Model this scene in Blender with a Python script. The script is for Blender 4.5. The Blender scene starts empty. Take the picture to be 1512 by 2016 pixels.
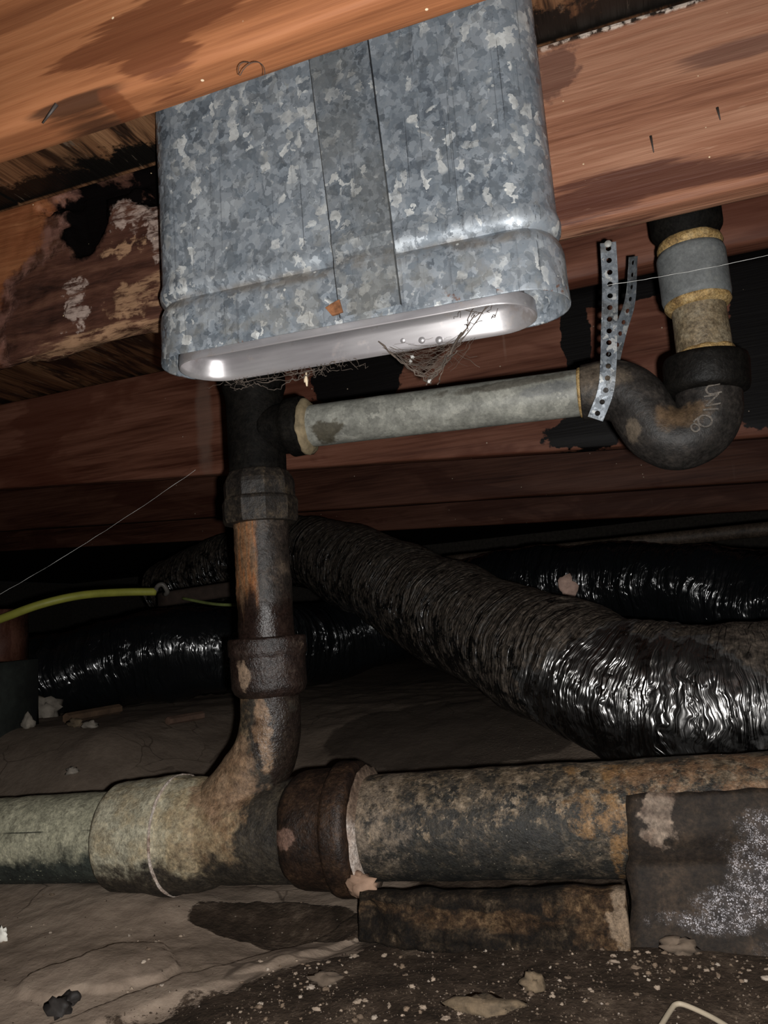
import bpy, math, random
from mathutils import Vector, noise as mn
random.seed(7)
S = bpy.context.scene
COL = S.collection

# ---------------------------------------------------------------- camera
CAM = Vector((0, 0, 0.36))
PITCH, AZ, ROLL, FOC = math.radians(8.3), math.radians(18.5), math.radians(4.4), 1510.0
f_ = Vector((-math.sin(AZ)*math.cos(PITCH), math.cos(AZ)*math.cos(PITCH), math.sin(PITCH)))
r0 = f_.cross(Vector((0, 0, 1))).normalized(); u0 = r0.cross(f_)
UP = math.cos(ROLL)*u0 + math.sin(ROLL)*r0
RT = math.cos(ROLL)*r0 - math.sin(ROLL)*u0
from mathutils import Matrix
cd = bpy.data.cameras.new('camera'); cam = bpy.data.objects.new('camera', cd); COL.objects.link(cam)
cam.matrix_world = Matrix(((RT.x, UP.x, -f_.x, CAM.x), (RT.y, UP.y, -f_.y, CAM.y), (RT.z, UP.z, -f_.z, CAM.z), (0, 0, 0, 1)))
cd.sensor_fit = 'VERTICAL'; cd.sensor_height = 36.0; cd.lens = FOC/2016*36.0
cd.clip_start = 0.01; cd.clip_end = 50
S.camera = cam

# ---------------------------------------------------------------- light: the flash of the phone, next to its lens
w = bpy.data.worlds.new('crawl_space_dark'); S.world = w; w.use_nodes = True
w.node_tree.nodes['Background'].inputs[0].default_value = (0.6, 0.7, 0.8, 1)
w.node_tree.nodes['Background'].inputs[1].default_value = 0.004
ld = bpy.data.lights.new('phone_flash', 'SPOT'); lo = bpy.data.objects.new('phone_flash', ld); COL.objects.link(lo)
ld.energy = 39; ld.color = (1.0, 0.985, 0.96); ld.shadow_soft_size = 0.006
ld.spot_size = math.radians(175); ld.spot_blend = 0.6
aim = (f_ - UP*0.06 + RT*0.02).normalized()
lo.location = CAM + RT*0.022 - UP*0.012
lo.rotation_euler = aim.to_track_quat('-Z', 'Y').to_euler()

S.view_settings.view_transform = 'Standard'; S.view_settings.look = 'None'
S.view_settings.exposure = 0.0; S.view_settings.gamma = 1.0; S.view_settings.use_curve_mapping = False

# ---------------------------------------------------------------- helpers
def P(px, py, Y=None, Z=None):
    """point of the place seen at a photo pixel, on the plane Y or Z"""
    d = f_ + RT*((px-756)/FOC) - UP*((py-1008)/FOC)
    t = (Y-CAM.y)/d.y if Y is not None else (Z-CAM.z)/d.z
    return CAM + d*t

def NZ(x, y, z, s=1.0, o=0.0):
    return mn.noise(Vector((x*s+o, y*s+o*1.7, z*s-o)))
def FB(x, y, z, s=1.0, octv=4):
    return mn.fractal(Vector((x*s, y*s, z*s)), 1.0, 2.0, octv)

def tag(o, label, cat, group=None):
    o['label'] = label; o['category'] = cat
    if group: o['group'] = group
    return o
def thing(name, loc, label, cat, group=None):
    o = bpy.data.objects.new(name, None); COL.objects.link(o); o.location = loc
    o.empty_display_size = 0.02
    return tag(o, label, cat, group)
def origin_of(p):
    v = Vector((0, 0, 0))
    while p is not None:
        v += p.location; p = p.parent
    return v
def obj(name, VF, m, parent=None, smooth=True, loc=None, kind=None):
    V, F = VF[0], VF[1]; UV = VF[2] if len(VF) > 2 else None
    V = [Vector(v) for v in V]
    if parent is None and loc is None:
        xs = [v.x for v in V]; ys = [v.y for v in V]
        loc = Vector(((min(xs)+max(xs))/2, (min(ys)+max(ys))/2, min(v.z for v in V)))
    base = origin_of(parent) + (Vector(loc) if loc is not None else Vector((0, 0, 0)))
    me = bpy.data.meshes.new(name)
    me.from_pydata([v-base for v in V], [], F); me.validate(); me.update()
    if UV:
        ul = me.uv_layers.new(name='uv')
        for p in me.polygons:
            us = [UV[vi] for vi in p.vertices]
            vm = max(u[1] for u in us)
            for li, u in zip(p.loop_indices, us):
                ul.data[li].uv = (u[0], u[1]+1.0 if vm-u[1] > 0.5 else u[1])
    if smooth:
        for p in me.polygons: p.use_smooth = True
    o = bpy.data.objects.new(name, me); COL.objects.link(o)
    if m: me.materials.append(m)
    if parent: o.parent = parent
    if loc is not None: o.location = loc
    if kind: o['kind'] = kind
    return o
def join(*parts):
    V, F, U = [], [], []
    for p in parts:
        n = len(V); V += list(p[0]); F += [tuple(i+n for i in f) for f in p[1]]
        U += list(p[2]) if len(p) > 2 and p[2] else [(0, 0)]*len(p[0])
    return V, F, U

def smooth_path(pts, n=12):
    pts = [Vector(p) for p in pts]; out = []
    ext = [pts[0]*2-pts[1]] + pts + [pts[-1]*2-pts[-2]]
    for i in range(1, len(ext)-2):
        a, b, c, d = ext[i-1:i+3]
        for k in range(n):
            t = k/n
            out.append(0.5*((2*b)+(c-a)*t+(2*a-5*b+4*c-d)*t*t+(3*b-a-3*c+d)*t**3))
    out.append(pts[-1]); return out
def tube(path, rad, seg=24, rf=None, caps=True):
    """sweep; rad number or list; rf(u,theta,point)->radius offset"""
    path = [Vector(p) for p in path]; n = len(path)
    V, F, U = [], [], []; L = 0.0; prev = None
    for i, p in enumerate(path):
        t = (path[min(i+1, n-1)]-path[max(i-1, 0)]).normalized()
        if prev is None:
            a = Vector((0, 0, 1)) if abs(t.z) < 0.9 else Vector((0, -1, 0))
            e1 = (a - t*a.dot(t)).normalized()
        else:
            e1 = (prev - t*prev.dot(t)).normalized()
        prev = e1; e2 = t.cross(e1)
        if i: L += (p-path[i-1]).length
        r = rad[i] if isinstance(rad, (list, tuple)) else rad
        for k in range(seg):
            th = 2*math.pi*k/seg
            d = e1*math.cos(th)+e2*math.sin(th)
            q = p + d*r
            if rf: q = p + d*(r + rf(L, th, q))
            V.append(q); U.append((L, k/seg))
    for i in range(n-1):
        for k in range(seg):
            a = i*seg+k; b = i*seg+(k+1) % seg
            F.append((a, b, b+seg, a+seg))
    if caps:
        F.append(tuple(range(seg-1, -1, -1))); F.append(tuple((n-1)*seg+k for k in range(seg)))
    return V, F, U
def lathe(A, B, prof, seg=32, rf=None, sub=0):
    """prof: (distance from A, radius)"""
    A, B = Vector(A), Vector(B); t = (B-A).normalized()
    if sub:
        q = [prof[0]]
        for a, b in zip(prof, prof[1:]):
            k = max(1, int(abs(b[0]-a[0])/sub))
            for j in range(1, k+1): q.append((a[0]+(b[0]-a[0])*j/k, a[1]+(b[1]-a[1])*j/k))
        prof = q
    a = Vector((0, 0, 1)) if abs(t.z) < 0.9 else Vector((0, -1, 0))
    e1 = (a-t*a.dot(t)).normalized(); e2 = t.cross(e1)
    V, F, U = [], [], []
    for (s, r) in prof:
        for k in range(seg):
            th = 2*math.pi*k/seg; d = e1*math.cos(th)+e2*math.sin(th)
            q = A+t*s+d*r
            if rf: q = A+t*s+d*(r+rf(s, th, q))
            V.append(q); U.append((s, k/seg))
    n = len(prof)
    for i in range(n-1):
        for k in range(seg):
            p = i*seg+k; q = i*seg+(k+1) % seg
            F.append((p, q, q+seg, p+seg))
    F.append(tuple(range(seg-1, -1, -1))); F.append(tuple((n-1)*seg+k for k in range(seg)))
    return V, F, U
def box(x0, x1, y0, y1, z0, z1):
    V = [(x0, y0, z0), (x1, y0, z0), (x1, y1, z0), (x0, y1, z0), (x0, y0, z1), (x1, y0, z1), (x1, y1, z1), (x0, y1, z1)]
    return V, [(0, 3, 2, 1), (4, 5, 6, 7), (0, 1, 5, 4), (1, 2, 6, 5), (2, 3, 7, 6), (3, 0, 4, 7)]
def timber(xs, y0, y1, zb, zt, nf=10, wob=0.0015, df=None, seed=0):
    """board along X: ring of points in the YZ plane swept over the list xs; zb, zt numbers or functions of x"""
    V, F = [], []; c = 0.004
    ring = []
    for k in range(nf+1): ring.append(('f', k/nf))       # front bottom -> top
    for k in range(3): ring.append(('t', k/2))
    for k in range(4): ring.append(('b', 1-k/3))
    for k in range(5): ring.append(('u', 1-k/4))
    n = len(ring)
    for x in xs:
        b = zb(x) if callable(zb) else zb; t = zt(x) if callable(zt) else zt
        for s, u in ring:
            if s == 'f': y, z = y0, b+c+(t-b-2*c)*u
            elif s == 't': y, z = y0+c+(y1-y0-2*c)*u, t
            elif s == 'b': y, z = y1, b+c+(t-b-2*c)*u
            else: y, z = y0+c+(y1-y0-2*c)*u, b
            dy = wob*NZ(x*3, y*20, z*25, 1, seed)+0.6*wob*NZ(x*14, y*60, z*90, 1, seed)
            dz = wob*NZ(x*4, y*30, z*5, 1, seed+9)
            v = Vector((x, y+dy, z+dz))
            if df: v = df(v, s, u)
            V.append(v)
    for i in range(len(xs)-1):
        for k in range(n):
            a = i*n+k; bb = i*n+(k+1) % n
            F.append((a, a+n, bb+n, bb))
    F.append(tuple(range(n))); F.append(tuple((len(xs)-1)*n+k for k in range(n-1, -1, -1)))
    return V, F
def lin(a, b, n): return [a+(b-a)*i/n for i in range(n+1)]
def rock(c, r, seed, sq=0.7, sub=None):
    V, F = [], []; n, m = 9, 14
    c = Vector(c)
    for i in range(n+1):
        ph = math.pi*i/n
        for k in range(m):
            th = 2*math.pi*k/m
            d = Vector((math.sin(ph)*math.cos(th), math.sin(ph)*math.sin(th), math.cos(ph)))
            s = 1+0.75*mn.noise(d*1.4+Vector((seed*3.1, seed, -seed)))+0.4*mn.noise(d*3+Vector((seed, 0, seed)))
            V.append(c+Vector((d.x*r[0]*s, d.y*r[1]*s, d.z*r[2]*s)))
    for i in range(n):
        for k in range(m):
            a = i*m+k; b = i*m+(k+1) % m
            F.append((a, a+m, b+m, b))
    return V, F

# ---------------------------------------------------------------- material toolkit
class G:
    def __init__(s, name):
        s.m = bpy.data.materials.new(name); s.m.use_nodes = True
        s.t = s.m.node_tree; s.t.nodes.clear()
        s.out = s.t.nodes.new('ShaderNodeOutputMaterial'); s.b = s.t.nodes.new('ShaderNodeBsdfPrincipled')
        s.t.links.new(s.b.outputs[0], s.out.inputs[0])
        s.geo = s.t.nodes.new('ShaderNodeNewGeometry'); s.pos = s.geo.outputs['Position']
    def set(s, i, v):
        if isinstance(v, bpy.types.NodeSocket): s.t.links.new(v, i)
        elif isinstance(v, (tuple, list)) and i.type == 'RGBA' and len(v) == 3: i.default_value = (*v, 1)
        else: i.default_value = v
    def n(s, ty, ins={}, out=0, **kw):
        nd = s.t.nodes.new(ty)
        for k, v in kw.items(): setattr(nd, k, v)
        for k, v in ins.items(): s.set(nd.inputs[k], v)
        return nd.outputs[out]
    def m2(s, op, a, b=0.0, c=0.0, clamp=False):
        return s.n('ShaderNodeMath', {0: a, 1: b, 2: c}, operation=op, use_clamp=clamp)
    def mul(s, a, b): return s.m2('MULTIPLY', a, b)
    def add(s, a, b): return s.m2('ADD', a, b)
    def sub(s, a, b): return s.m2('SUBTRACT', a, b)
    def inv(s, a): return s.m2('SUBTRACT', 1.0, a)
    def mx(s, a, b): return s.m2('MAXIMUM', a, b)
    def v2(s, op, a, b=(0, 0, 0), out=0): return s.n('ShaderNodeVectorMath', {0: a, 1: b}, out=out, operation=op)
    def sc(s, v, k): return s.v2('MULTIPLY', v, k)
    def uv(s): return s.n('ShaderNodeUVMap', uv_map='uv')
    def xyz(s, v):
        nd = s.t.nodes.new('ShaderNodeSeparateXYZ'); s.t.links.new(v, nd.inputs[0]); return nd.outputs
    def noise(s, sc, vec=None, det=4.0, rough=0.55, dist=0.0, out=0):
        return s.n('ShaderNodeTexNoise', {'Vector': vec or s.pos, 'Scale': sc, 'Detail': det, 'Roughness': rough, 'Distortion': dist}, out=out)
    def vor(s, sc, vec=None, out='Color', feature='F1', rnd=1.0):
        nd = s.t.nodes.new('ShaderNodeTexVoronoi'); nd.feature = feature
        s.set(nd.inputs['Vector'], vec or s.pos); nd.inputs['Scale'].default_value = sc; nd.inputs['Randomness'].default_value = rnd
        return nd.outputs[out]
    def step(s, v, lo, hi, a=0.0, b=1.0):
        return s.n('ShaderNodeMapRange', {'Value': v, 'From Min': lo, 'From Max': hi, 'To Min': a, 'To Max': b}, interpolation_type='SMOOTHSTEP')
    def ramp(s, v, st, mode='LINEAR'):
        nd = s.t.nodes.new('ShaderNodeValToRGB'); cr = nd.color_ramp; cr.interpolation = mode
        while len(cr.elements) < len(st): cr.elements.new(0.5)
        for e, (p, c) in zip(cr.elements, st): e.position = p; e.color = (*c, 1) if len(c) == 3 else c
        s.t.links.new(v, nd.inputs[0]); return nd.outputs[0]
    def mix(s, f, a, b, bt='MIX'):
        nd = s.t.nodes.new('ShaderNodeMix'); nd.data_type = 'RGBA'; nd.blend_type = bt
        s.set(nd.inputs[0], f); s.set(nd.inputs[6], a); s.set(nd.inputs[7], b); return nd.outputs[2]
    def bump(s, h, st=0.5, d=0.002, nrm=None):
        ins = {'Strength': st, 'Distance': d, 'Height': h}
        if nrm: ins['Normal'] = nrm
        return s.n('ShaderNodeBump', ins)
    def blob(s, c, r, amp=0.6, sc=12.0, soft=0.25, vec=None):
        d = s.v2('DIVIDE', s.v2('SUBTRACT', s.pos, tuple(c)), tuple(r))
        L = s.v2('LENGTH', d, out='Value')
        L = s.add(L, s.mul(s.sub(s.noise(sc, vec, 5.0, 0.6), 0.5), amp*4.5))
        return s.step(L, 1.0-soft*.6, 1.0+soft*.6, 1.0, 0.0)
    def fin(s, col, rough=0.7, metal=0.0, nrm=None, spec=0.5, **kw):
        s.set(s.b.inputs['Base Color'], col); s.set(s.b.inputs['Roughness'], rough); s.set(s.b.inputs['Metallic'], metal)
        s.set(s.b.inputs['Specular IOR Level'], spec)
        if nrm: s.set(s.b.inputs['Normal'], nrm)
        for k, v in kw.items(): s.set(s.b.inputs[k.replace('_', ' ')], v)
        return s.m

def wood_base(g, dark, mid, light, seed=0.0, ring=9.0, axis='x'):
    k = {'x': (1.3, 16, 16), 'y': (16, 1.3, 16)}[axis]
    k2 = {'x': (0.55, 3.2, 3.2), 'y': (3.2, 0.55, 3.2)}[axis]
    k3 = {'x': (6, 160, 160), 'y': (160, 6, 160)}[axis]
    off = g.v2('ADD', g.pos, (seed*3.7, seed*1.3, seed*2.1))
    n1 = g.noise(1.0, g.sc(off, k2), 3.0, 0.5, 0.3)
    rings = g.m2('SINE', g.mul(n1, ring*6.283))
    rings = g.step(rings, -0.9, 1.0)
    st = g.noise(1.0, g.sc(off, k), 6.0, 0.62, 0.35)
    fine = g.noise(1.0, g.sc(off, k3), 4.0, 0.6)
    f = g.add(g.add(g.mul(rings, 0.20), g.mul(g.step(st, 0.30, 0.70), 0.50)), g.mul(g.step(fine, 0.30, 0.70), 0.30))
    c = g.ramp(f, [(0.12, dark), (0.48, mid), (0.86, light)])
    return c, f, fine

def flecks(g, sc=60.0, th=0.06):
    """tiny pale specks of dust / fibre"""
    d = g.vor(sc, out='Distance'); r = g.xyz(g.vor(sc, out='Color'))[0]
    return g.mul(g.step(d, th, th*1.6, 1, 0), g.step(r, 0.86, 0.88))

# ---------------------------------------------------------------- wood materials
def mat_joist_near():
    g = G('wood_orange_near')
    c, f, fine = wood_base(g, (0.16, 0.055, 0.022), (0.28, 0.108, 0.045), (0.36, 0.155, 0.070), 1.0, 7)
    sv = g.sc(g.pos, (0.16, 2, 2))
    s1 = g.blob(P(300, 55, Y=.462), (.085, .2, .020), 0.6, 30, 0.2, sv)
    s2 = g.blob(P(310, 70, Y=.462), (.035, .2, .030), 0.6, 30, 0.25, sv)
    c = g.mix(g.mul(g.mx(s1, s2), 0.8), c, (0.10, 0.030, 0.012))
    k1 = g.blob(P(140, 200, Y=.462), (.042, .2, .0045), 0.4, 40, 0.5, sv)
    c = g.mix(g.mul(k1, 0.85), c, (0.03, 0.012, 0.006))
    k2 = g.mx(g.blob(P(208, 188, Y=.462), (.010, .2, .007), 0.3, 60, 0.4), g.blob(P(632, 55, Y=.462), (.010, .2, .006), 0.3, 60, 0.4))
    c = g.mix(g.mul(k2, 0.7), c, (0.12, 0.035, 0.012))
    st = g.step(g.noise(1.0, g.sc(g.pos, (2.2, 26, 34)), 3, 0.5, 0.4), 0.60, 0.70)
    c = g.mix(g.mul(st, 0.5), c, (0.10, 0.030, 0.012))
    c = g.mix(flecks(g), c, (0.75, 0.6, 0.42))
    return g.fin(c, 0.62, nrm=g.bump(g.add(f, fine), 0.25, 0.0015), spec=0.25)

def mat_joist_duct():
    g = G('wood_red_stained')
    c, f, fine = wood_base(g, (0.13, 0.045, 0.024), (0.31, 0.135, 0.078), (0.44, 0.225, 0.14), 2.0, 5)
    x = g.xyz(g.pos)[0]; z = g.xyz(g.pos)[2]
    sv = g.sc(g.pos, (0.14, 2, 2)); sg = g.sc(g.pos, (0.3, 2, 2))
    # long dark water streaks low on the right part
    d1 = g.blob(P(1210, 370, Y=.869), (.17, .3, .020), 0.55, 30, 0.3, sv)
    d2 = g.blob(P(1150, 400, Y=.869), (.10, .3, .022), 0.6, 30, 0.3, sv)
    d3 = g.blob(P(1480, 330, Y=.869), (.16, .3, .010), 0.6, 30, 0.4, sv)
    c = g.mix(g.mul(g.mx(g.mx(d1, d2), d3), 0.85), c, (0.075, 0.024, 0.016))
    d4 = g.mx(g.blob(P(1085, 150, Y=.869), (.03, .3, .03), 0.8, 30, 0.4), g.blob(P(1480, 90, Y=.869), (.06, .3, .012), 0.6, 30, 0.5, sv))
    c = g.mix(g.mul(d4, 0.6), c, (0.07, 0.03, 0.028))
    scf = g.step(g.noise(1.0, g.sc(g.pos, (9, 90, 90)), 5, 0.65, 0.5), 0.62, 0.72)
    c = g.mix(g.mul(scf, 0.35), c, (0.55, 0.33, 0.22))
    # rotted left part
    edge = g.add(x, g.mul(g.sub(g.noise(10, None, 6, 0.65), 0.5), 0.20))
    rot = g.mul(g.step(g.add(edge, g.mul(g.sub(z, 0.80), -0.62)), -0.900, -0.885), g.step(x, -0.50, -0.35, 1, 0))
    clean = g.step(g.add(edge, g.mul(g.sub(z, 0.80), -0.62)), -0.915, -0.90, 1, 0)
    c = g.mix(clean, c, g.mix(1.0, c, (.78, .60, .40), 'MULTIPLY'))
    rotn = g.noise(1.0, g.sc(g.pos, (6, 40, 40)), 6, 0.7, 0.4)
    rc = g.ramp(rotn, [(0.30, (0.018, 0.008, 0.006)), (0.50, (0.085, 0.034, 0.022)), (0.66, (0.15, 0.068, 0.042)), (0.80, (0.34, 0.19, 0.12))])
    c = g.mix(rot, c, rc)
    em = g.mul(g.step(g.m2('ABSOLUTE', g.add(g.add(edge, g.mul(g.sub(z, 0.80), -0.62)), 0.905)), 0.008, 0.030, 1, 0), g.step(x, -0.55, -0.5, 1, 0))
    c = g.mix(g.mul(em, 0.8), c, g.ramp(g.noise(45), [(0.4, (0.03, 0.012, 0.01)), (0.6, (0.20, 0.10, 0.08))]))
    # pale mould and bare wood
    p1 = g.blob(P(262, 420, Y=.869), (.035, .3, .022), 0.75, 50, 0.25)
    p2 = g.blob(P(318, 440, Y=.869), (.020, .3, .05), 0.8, 40, 0.3)
    p3 = g.blob(P(150, 600, Y=.869), (.018, .3, .034), 0.9, 50, 0.3)
    p4 = g.blob(P(250, 590, Y=.869), (.028, .3, .024), 0.7, 40, 0.3)
    p5 = g.blob(P(240, 490, Y=.869), (.026, .3, .012), 0.8, 50, 0.3)
    p6 = g.blob(P(210, 660, Y=.869), (.13, .3, .010), 0.7, 40, 0.3, sv)
    p7 = g.blob(P(330, 560, Y=.869), (.05, .3, .024), 0.9, 40, 0.4, sv)
    pn = g.step(g.noise(1.0, g.sc(g.pos, (30, 110, 110)), 5, 0.7), 0.36, 0.56)
    c = g.mix(g.mul(g.mul(g.mx(g.mx(p3, p2), p1), pn), 0.85), c, (0.52, 0.40, 0.34))
    c = g.mix(g.mul(g.mul(g.mx(g.mx(p4, p5), g.mx(p6, p7)), pn), 0.8), c, (0.46, 0.27, 0.155))
    # charred hole
    h1 = g.blob(P(168, 425, Y=.869), (.044, .3, .064), 0.22, 34, 0.15)
    h2 = g.mul(g.blob(P(190, 385, Y=.869), (.09, .3, .026), 0.35, 34, 0.25), 1.0)
    h3 = g.blob(P(310, 340, Y=.869), (.05, .3, .05), 0.6, 34, 0.25)
    hole = g.mx(g.mx(h1, h2), h3)
    c = g.mix(hole, c, (0.004, 0.003, 0.003))
    # black water mark and white edge at the top right
    top = g.step(g.add(z, g.mul(g.sub(g.noise(60), 0.5), 0.012)), 1.026, 1.031)
    c = g.mix(g.mul(top, g.step(x, -0.1, 0.0)), c, g.ramp(g.noise(90), [(0.45, (0.03, 0.02, 0.015)), (0.55, (0.75, 0.62, 0.52))]))
    c = g.mix(flecks(g, 75), c, (0.8, 0.62, 0.4))
    rr = g.mix(hole, (0.6, 0.6, 0.6), (0.95, 0.95, 0.95))
    return g.fin(c, rr, nrm=g.bump(g.add(g.add(f, fine), g.mul(rot, g.mul(rotn, 3))), 0.45, 0.002), spec=g.mul(g.inv(hole), 0.3))

def mat_joist_far(seed, k=1.0, black=True):
    g = G('wood_dark_red')
    c, f, fine = wood_base(g, (0.060*k, 0.018*k, 0.010*k), (0.145*k, 0.056*k, 0.034*k), (0.215*k, 0.092*k, 0.060*k), seed, 8)
    n = g.noise(3.0, g.sc(g.pos, (0.8, 3, 2)), 4, 0.6, 0.6)
    c = g.mix(g.mul(g.step(n, 0.52, 0.60), 0.6), c, (0.075*k, 0.02*k, 0.011*k))
    drip = g.mul(g.step(g.noise(1.0, g.sc(g.pos, (28, 3, 1.2)), 2, 0.5), 0.70, 0.76), g.step(g.noise(4.0), 0.45, 0.6))
    c = g.mix(g.mul(drip, 0.6), c, (0.34*k, 0.23*k, 0.18*k))
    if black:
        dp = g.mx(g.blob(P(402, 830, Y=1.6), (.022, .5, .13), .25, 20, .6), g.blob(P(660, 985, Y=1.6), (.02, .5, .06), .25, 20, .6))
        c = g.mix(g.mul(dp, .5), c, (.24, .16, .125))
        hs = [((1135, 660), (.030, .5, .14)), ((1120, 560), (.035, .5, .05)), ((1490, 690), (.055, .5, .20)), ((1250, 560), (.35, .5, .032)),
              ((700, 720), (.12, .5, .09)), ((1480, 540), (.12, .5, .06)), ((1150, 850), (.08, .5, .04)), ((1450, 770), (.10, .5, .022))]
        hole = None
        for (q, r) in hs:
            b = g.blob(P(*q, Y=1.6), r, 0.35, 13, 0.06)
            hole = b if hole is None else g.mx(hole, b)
        c = g.mix(hole, c, (0.003, 0.002, 0.002))  # irregular near-black patches mixed into the wood colour
    c = g.mix(flecks(g, 45, 0.05), c, (0.5, 0.4, 0.3))
    return g.fin(c, 0.6, nrm=g.bump(g.add(f, fine), 0.2, 0.002), spec=0.2)

def mat_plank(i):
    g = G('plank_wood')
    k = 0.8+0.4*((i*37) % 10)/10
    c, f, fine = wood_base(g, (0.040*k, 0.018*k, 0.010*k), (0.19*k, 0.088*k, 0.042*k), (0.33*k, 0.17*k, 0.085*k), 5.0+i, 6, 'y')
    n = g.noise(1.0, g.sc(g.pos, (16, 3.2, 3)), 5, 0.65, 0.5)
    c = g.mix(g.mul(g.step(n, 0.48, 0.58), 0.9), c, (0.010, 0.006, 0.005))
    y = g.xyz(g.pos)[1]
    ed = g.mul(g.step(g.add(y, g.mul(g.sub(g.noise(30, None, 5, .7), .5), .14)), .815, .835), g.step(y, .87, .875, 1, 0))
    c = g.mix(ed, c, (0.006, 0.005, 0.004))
    hl = g.step(g.noise(1.0, g.sc(g.pos, (60, 9, 9)), 5, 0.7, 0.4), 0.60, 0.66)
    c = g.mix(g.mul(hl, .4), c, (.26, .20, .15))
    return g.fin(c, 0.42, nrm=g.bump(g.add(f, n), 0.5, 0.005), spec=0.45)

# ---------------------------------------------------------------- metal materials
def mat_galv(name, bright=1.0, cell=70.0, dirt=0.3, duct=True, strip=False):
    g = G(name)
    wv = g.v2('ADD', g.pos, g.sc(g.v2('SUBTRACT', g.noise(70, None, 3, 0.6, out=1), (0.5, 0.5, 0.5)), (0.022, 0.022, 0.022)))
    big = g.vor(cell, g.sc(wv, (1.0, 1.0, 0.8)))
    sm = g.vor(cell*2.1, g.sc(wv, (1.0, 1.0, 0.8)))
    a = g.xyz(big)[0]; b = g.xyz(sm)[0]
    lo = g.noise(6.0, None, 3, 0.6)
    v = g.add(g.add(g.mul(a, 0.40), g.mul(b, 0.30)), g.mul(g.step(lo, 0.3, 0.7), 0.30))
    k = bright*1.45
    c = g.ramp(v, [(0.12, (0.080*k, 0.094*k, 0.112*k)), (0.40, (0.155*k, 0.178*k, 0.203*k)), (0.65, (0.225*k, 0.248*k, 0.274*k)), (0.92, (0.32*k, 0.345*k, 0.365*k))])
    d3 = g.vor(cell*1.55, g.v2('ADD', g.sc(wv, (1.0, 1.0, 0.62)), (3, 1, 7)))
    fl = g.step(g.add(g.xyz(d3)[0], g.mul(g.sub(g.noise(9.0, None, 3, .6), .5), .9)), 0.86, 0.88)
    fd_ = g.step(g.add(g.xyz(d3)[1], g.mul(g.sub(g.noise(8.0, None, 3, .6), .5), .9)), 0.82, 0.84)
    c = g.mix(g.mul(fl, g.step(g.noise(30, None, 4, .7), .35, .62, .25, .95)), c, (0.50*k, 0.51*k, 0.50*k))
    c = g.mix(g.mul(fd_, 0.42), c, (0.075*k, 0.085*k, 0.095*k))
    sr = g.noise(1.0, g.sc(g.pos, (150, 150, 3.5)), 3, 0.5)
    c = g.mix(g.mul(g.step(sr, 0.62, 0.70), 0.35), c, (0.06, 0.065, 0.075))
    fs = g.step(g.noise(1.0, g.sc(g.pos, (420, 420, 2.0)), 2, 0.5), 0.69, 0.72)
    c = g.mix(g.mul(fs, 0.6), c, (0.04, 0.043, 0.05))
    c = g.mix(g.step(g.noise(170, None, 3, .6), .5, .75, 0, .30), c, (.34, .36, .37))
    chk = g.mul(g.step(g.noise(55, None, 2, 0.5), 0.56, 0.64), g.step(g.vor(260, out='Distance'), 0.10, 0.22, 1, 0))
    c = g.mix(g.mul(chk, 0.55), c, (0.03, 0.032, 0.036))
    if duct:
        z = g.xyz(g.pos)[2]
        dn = g.noise(26, None, 4, 0.6)
        band = g.mul(g.step(g.m2('ABSOLUTE', g.sub(g.add(z, g.mul(g.xyz(g.pos)[0], 0.03)), 0.742)), 0.004, 0.012, 1, 0), g.step(dn, 0.35, 0.6))
        c = g.mix(g.mul(band, 0.75), c, (0.22, 0.19, 0.16))
        low = g.mul(g.step(z, 0.70, 0.78, 1, 0), g.step(dn, 0.50, 0.62))
        c = g.mix(g.mul(low, 0.45), c, (0.30, 0.285, 0.25))
        rust = g.mul(g.step(g.noise(40, None, 4, 0.6), 0.62, 0.68), g.step(z, 0.688, 0.70, 1, 0))
        c = g.mix(g.mul(rust, 0.8), c, (0.20, 0.075, 0.03))
    else:
        dn = g.noise(22, None, 5, 0.65)
        c = g.mix(g.mul(g.step(dn, 0.50, 0.60), dirt), c, (0.045, 0.038, 0.026))
    c = g.mix(flecks(g, 55, 0.07), c, (0.8, 0.8, 0.76))
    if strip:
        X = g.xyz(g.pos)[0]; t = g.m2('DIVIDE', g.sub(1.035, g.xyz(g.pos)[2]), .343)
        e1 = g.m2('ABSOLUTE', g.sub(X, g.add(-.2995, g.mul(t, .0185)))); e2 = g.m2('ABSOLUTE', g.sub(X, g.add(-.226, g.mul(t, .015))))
        c = g.mix(g.step(g.m2('MINIMUM', e1, e2), .0006, .0013, 1, 0), c, (.02, .02, .022))  # dark lines painted along both edges as the strip's thin shadow
        c = g.mix(g.mul(g.step(g.noise(13, None, 4, .6), .42, .6), .45), c, (.17, .175, .17))
    pn = g.sc(g.v2('SUBTRACT', sm, (0.5, 0.5, 0.5)), (0.22, 0.22, 0.22))
    nn = g.v2('NORMALIZE', g.v2('ADD', g.geo.outputs['Normal'], pn))
    nn = g.bump(g.noise(9, None, 2, 0.5), 0.25, 0.012, nn)
    return g.fin(c, g.add(0.36, g.mul(b, 0.22)), g.add(0.18, g.mul(a, 0.22)), nrm=nn, spec=0.5)

def mat_liner():
    g = G('bare_sheet_metal')
    n = g.noise(1.0, g.sc(g.pos, (4, 30, 30)), 4, 0.6)
    c = g.ramp(n, [(0.3, (0.50, 0.47, 0.49)), (0.6, (0.80, 0.77, 0.78))])
    d = g.step(g.noise(24, None, 5, 0.65), 0.56, 0.66)
    c = g.mix(g.mul(d, 0.45), c, (0.30, 0.23, 0.18))
    c = g.mix(flecks(g, 70, 0.08), c, (0.85, 0.82, 0.78))
    return g.fin(c, g.add(0.36, g.mul(d, 0.16)), 0.72, nrm=g.bump(g.noise(1.0, g.sc(g.pos, (6, 20, 40)), 2, 0.5), 0.35, 0.006))

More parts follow.
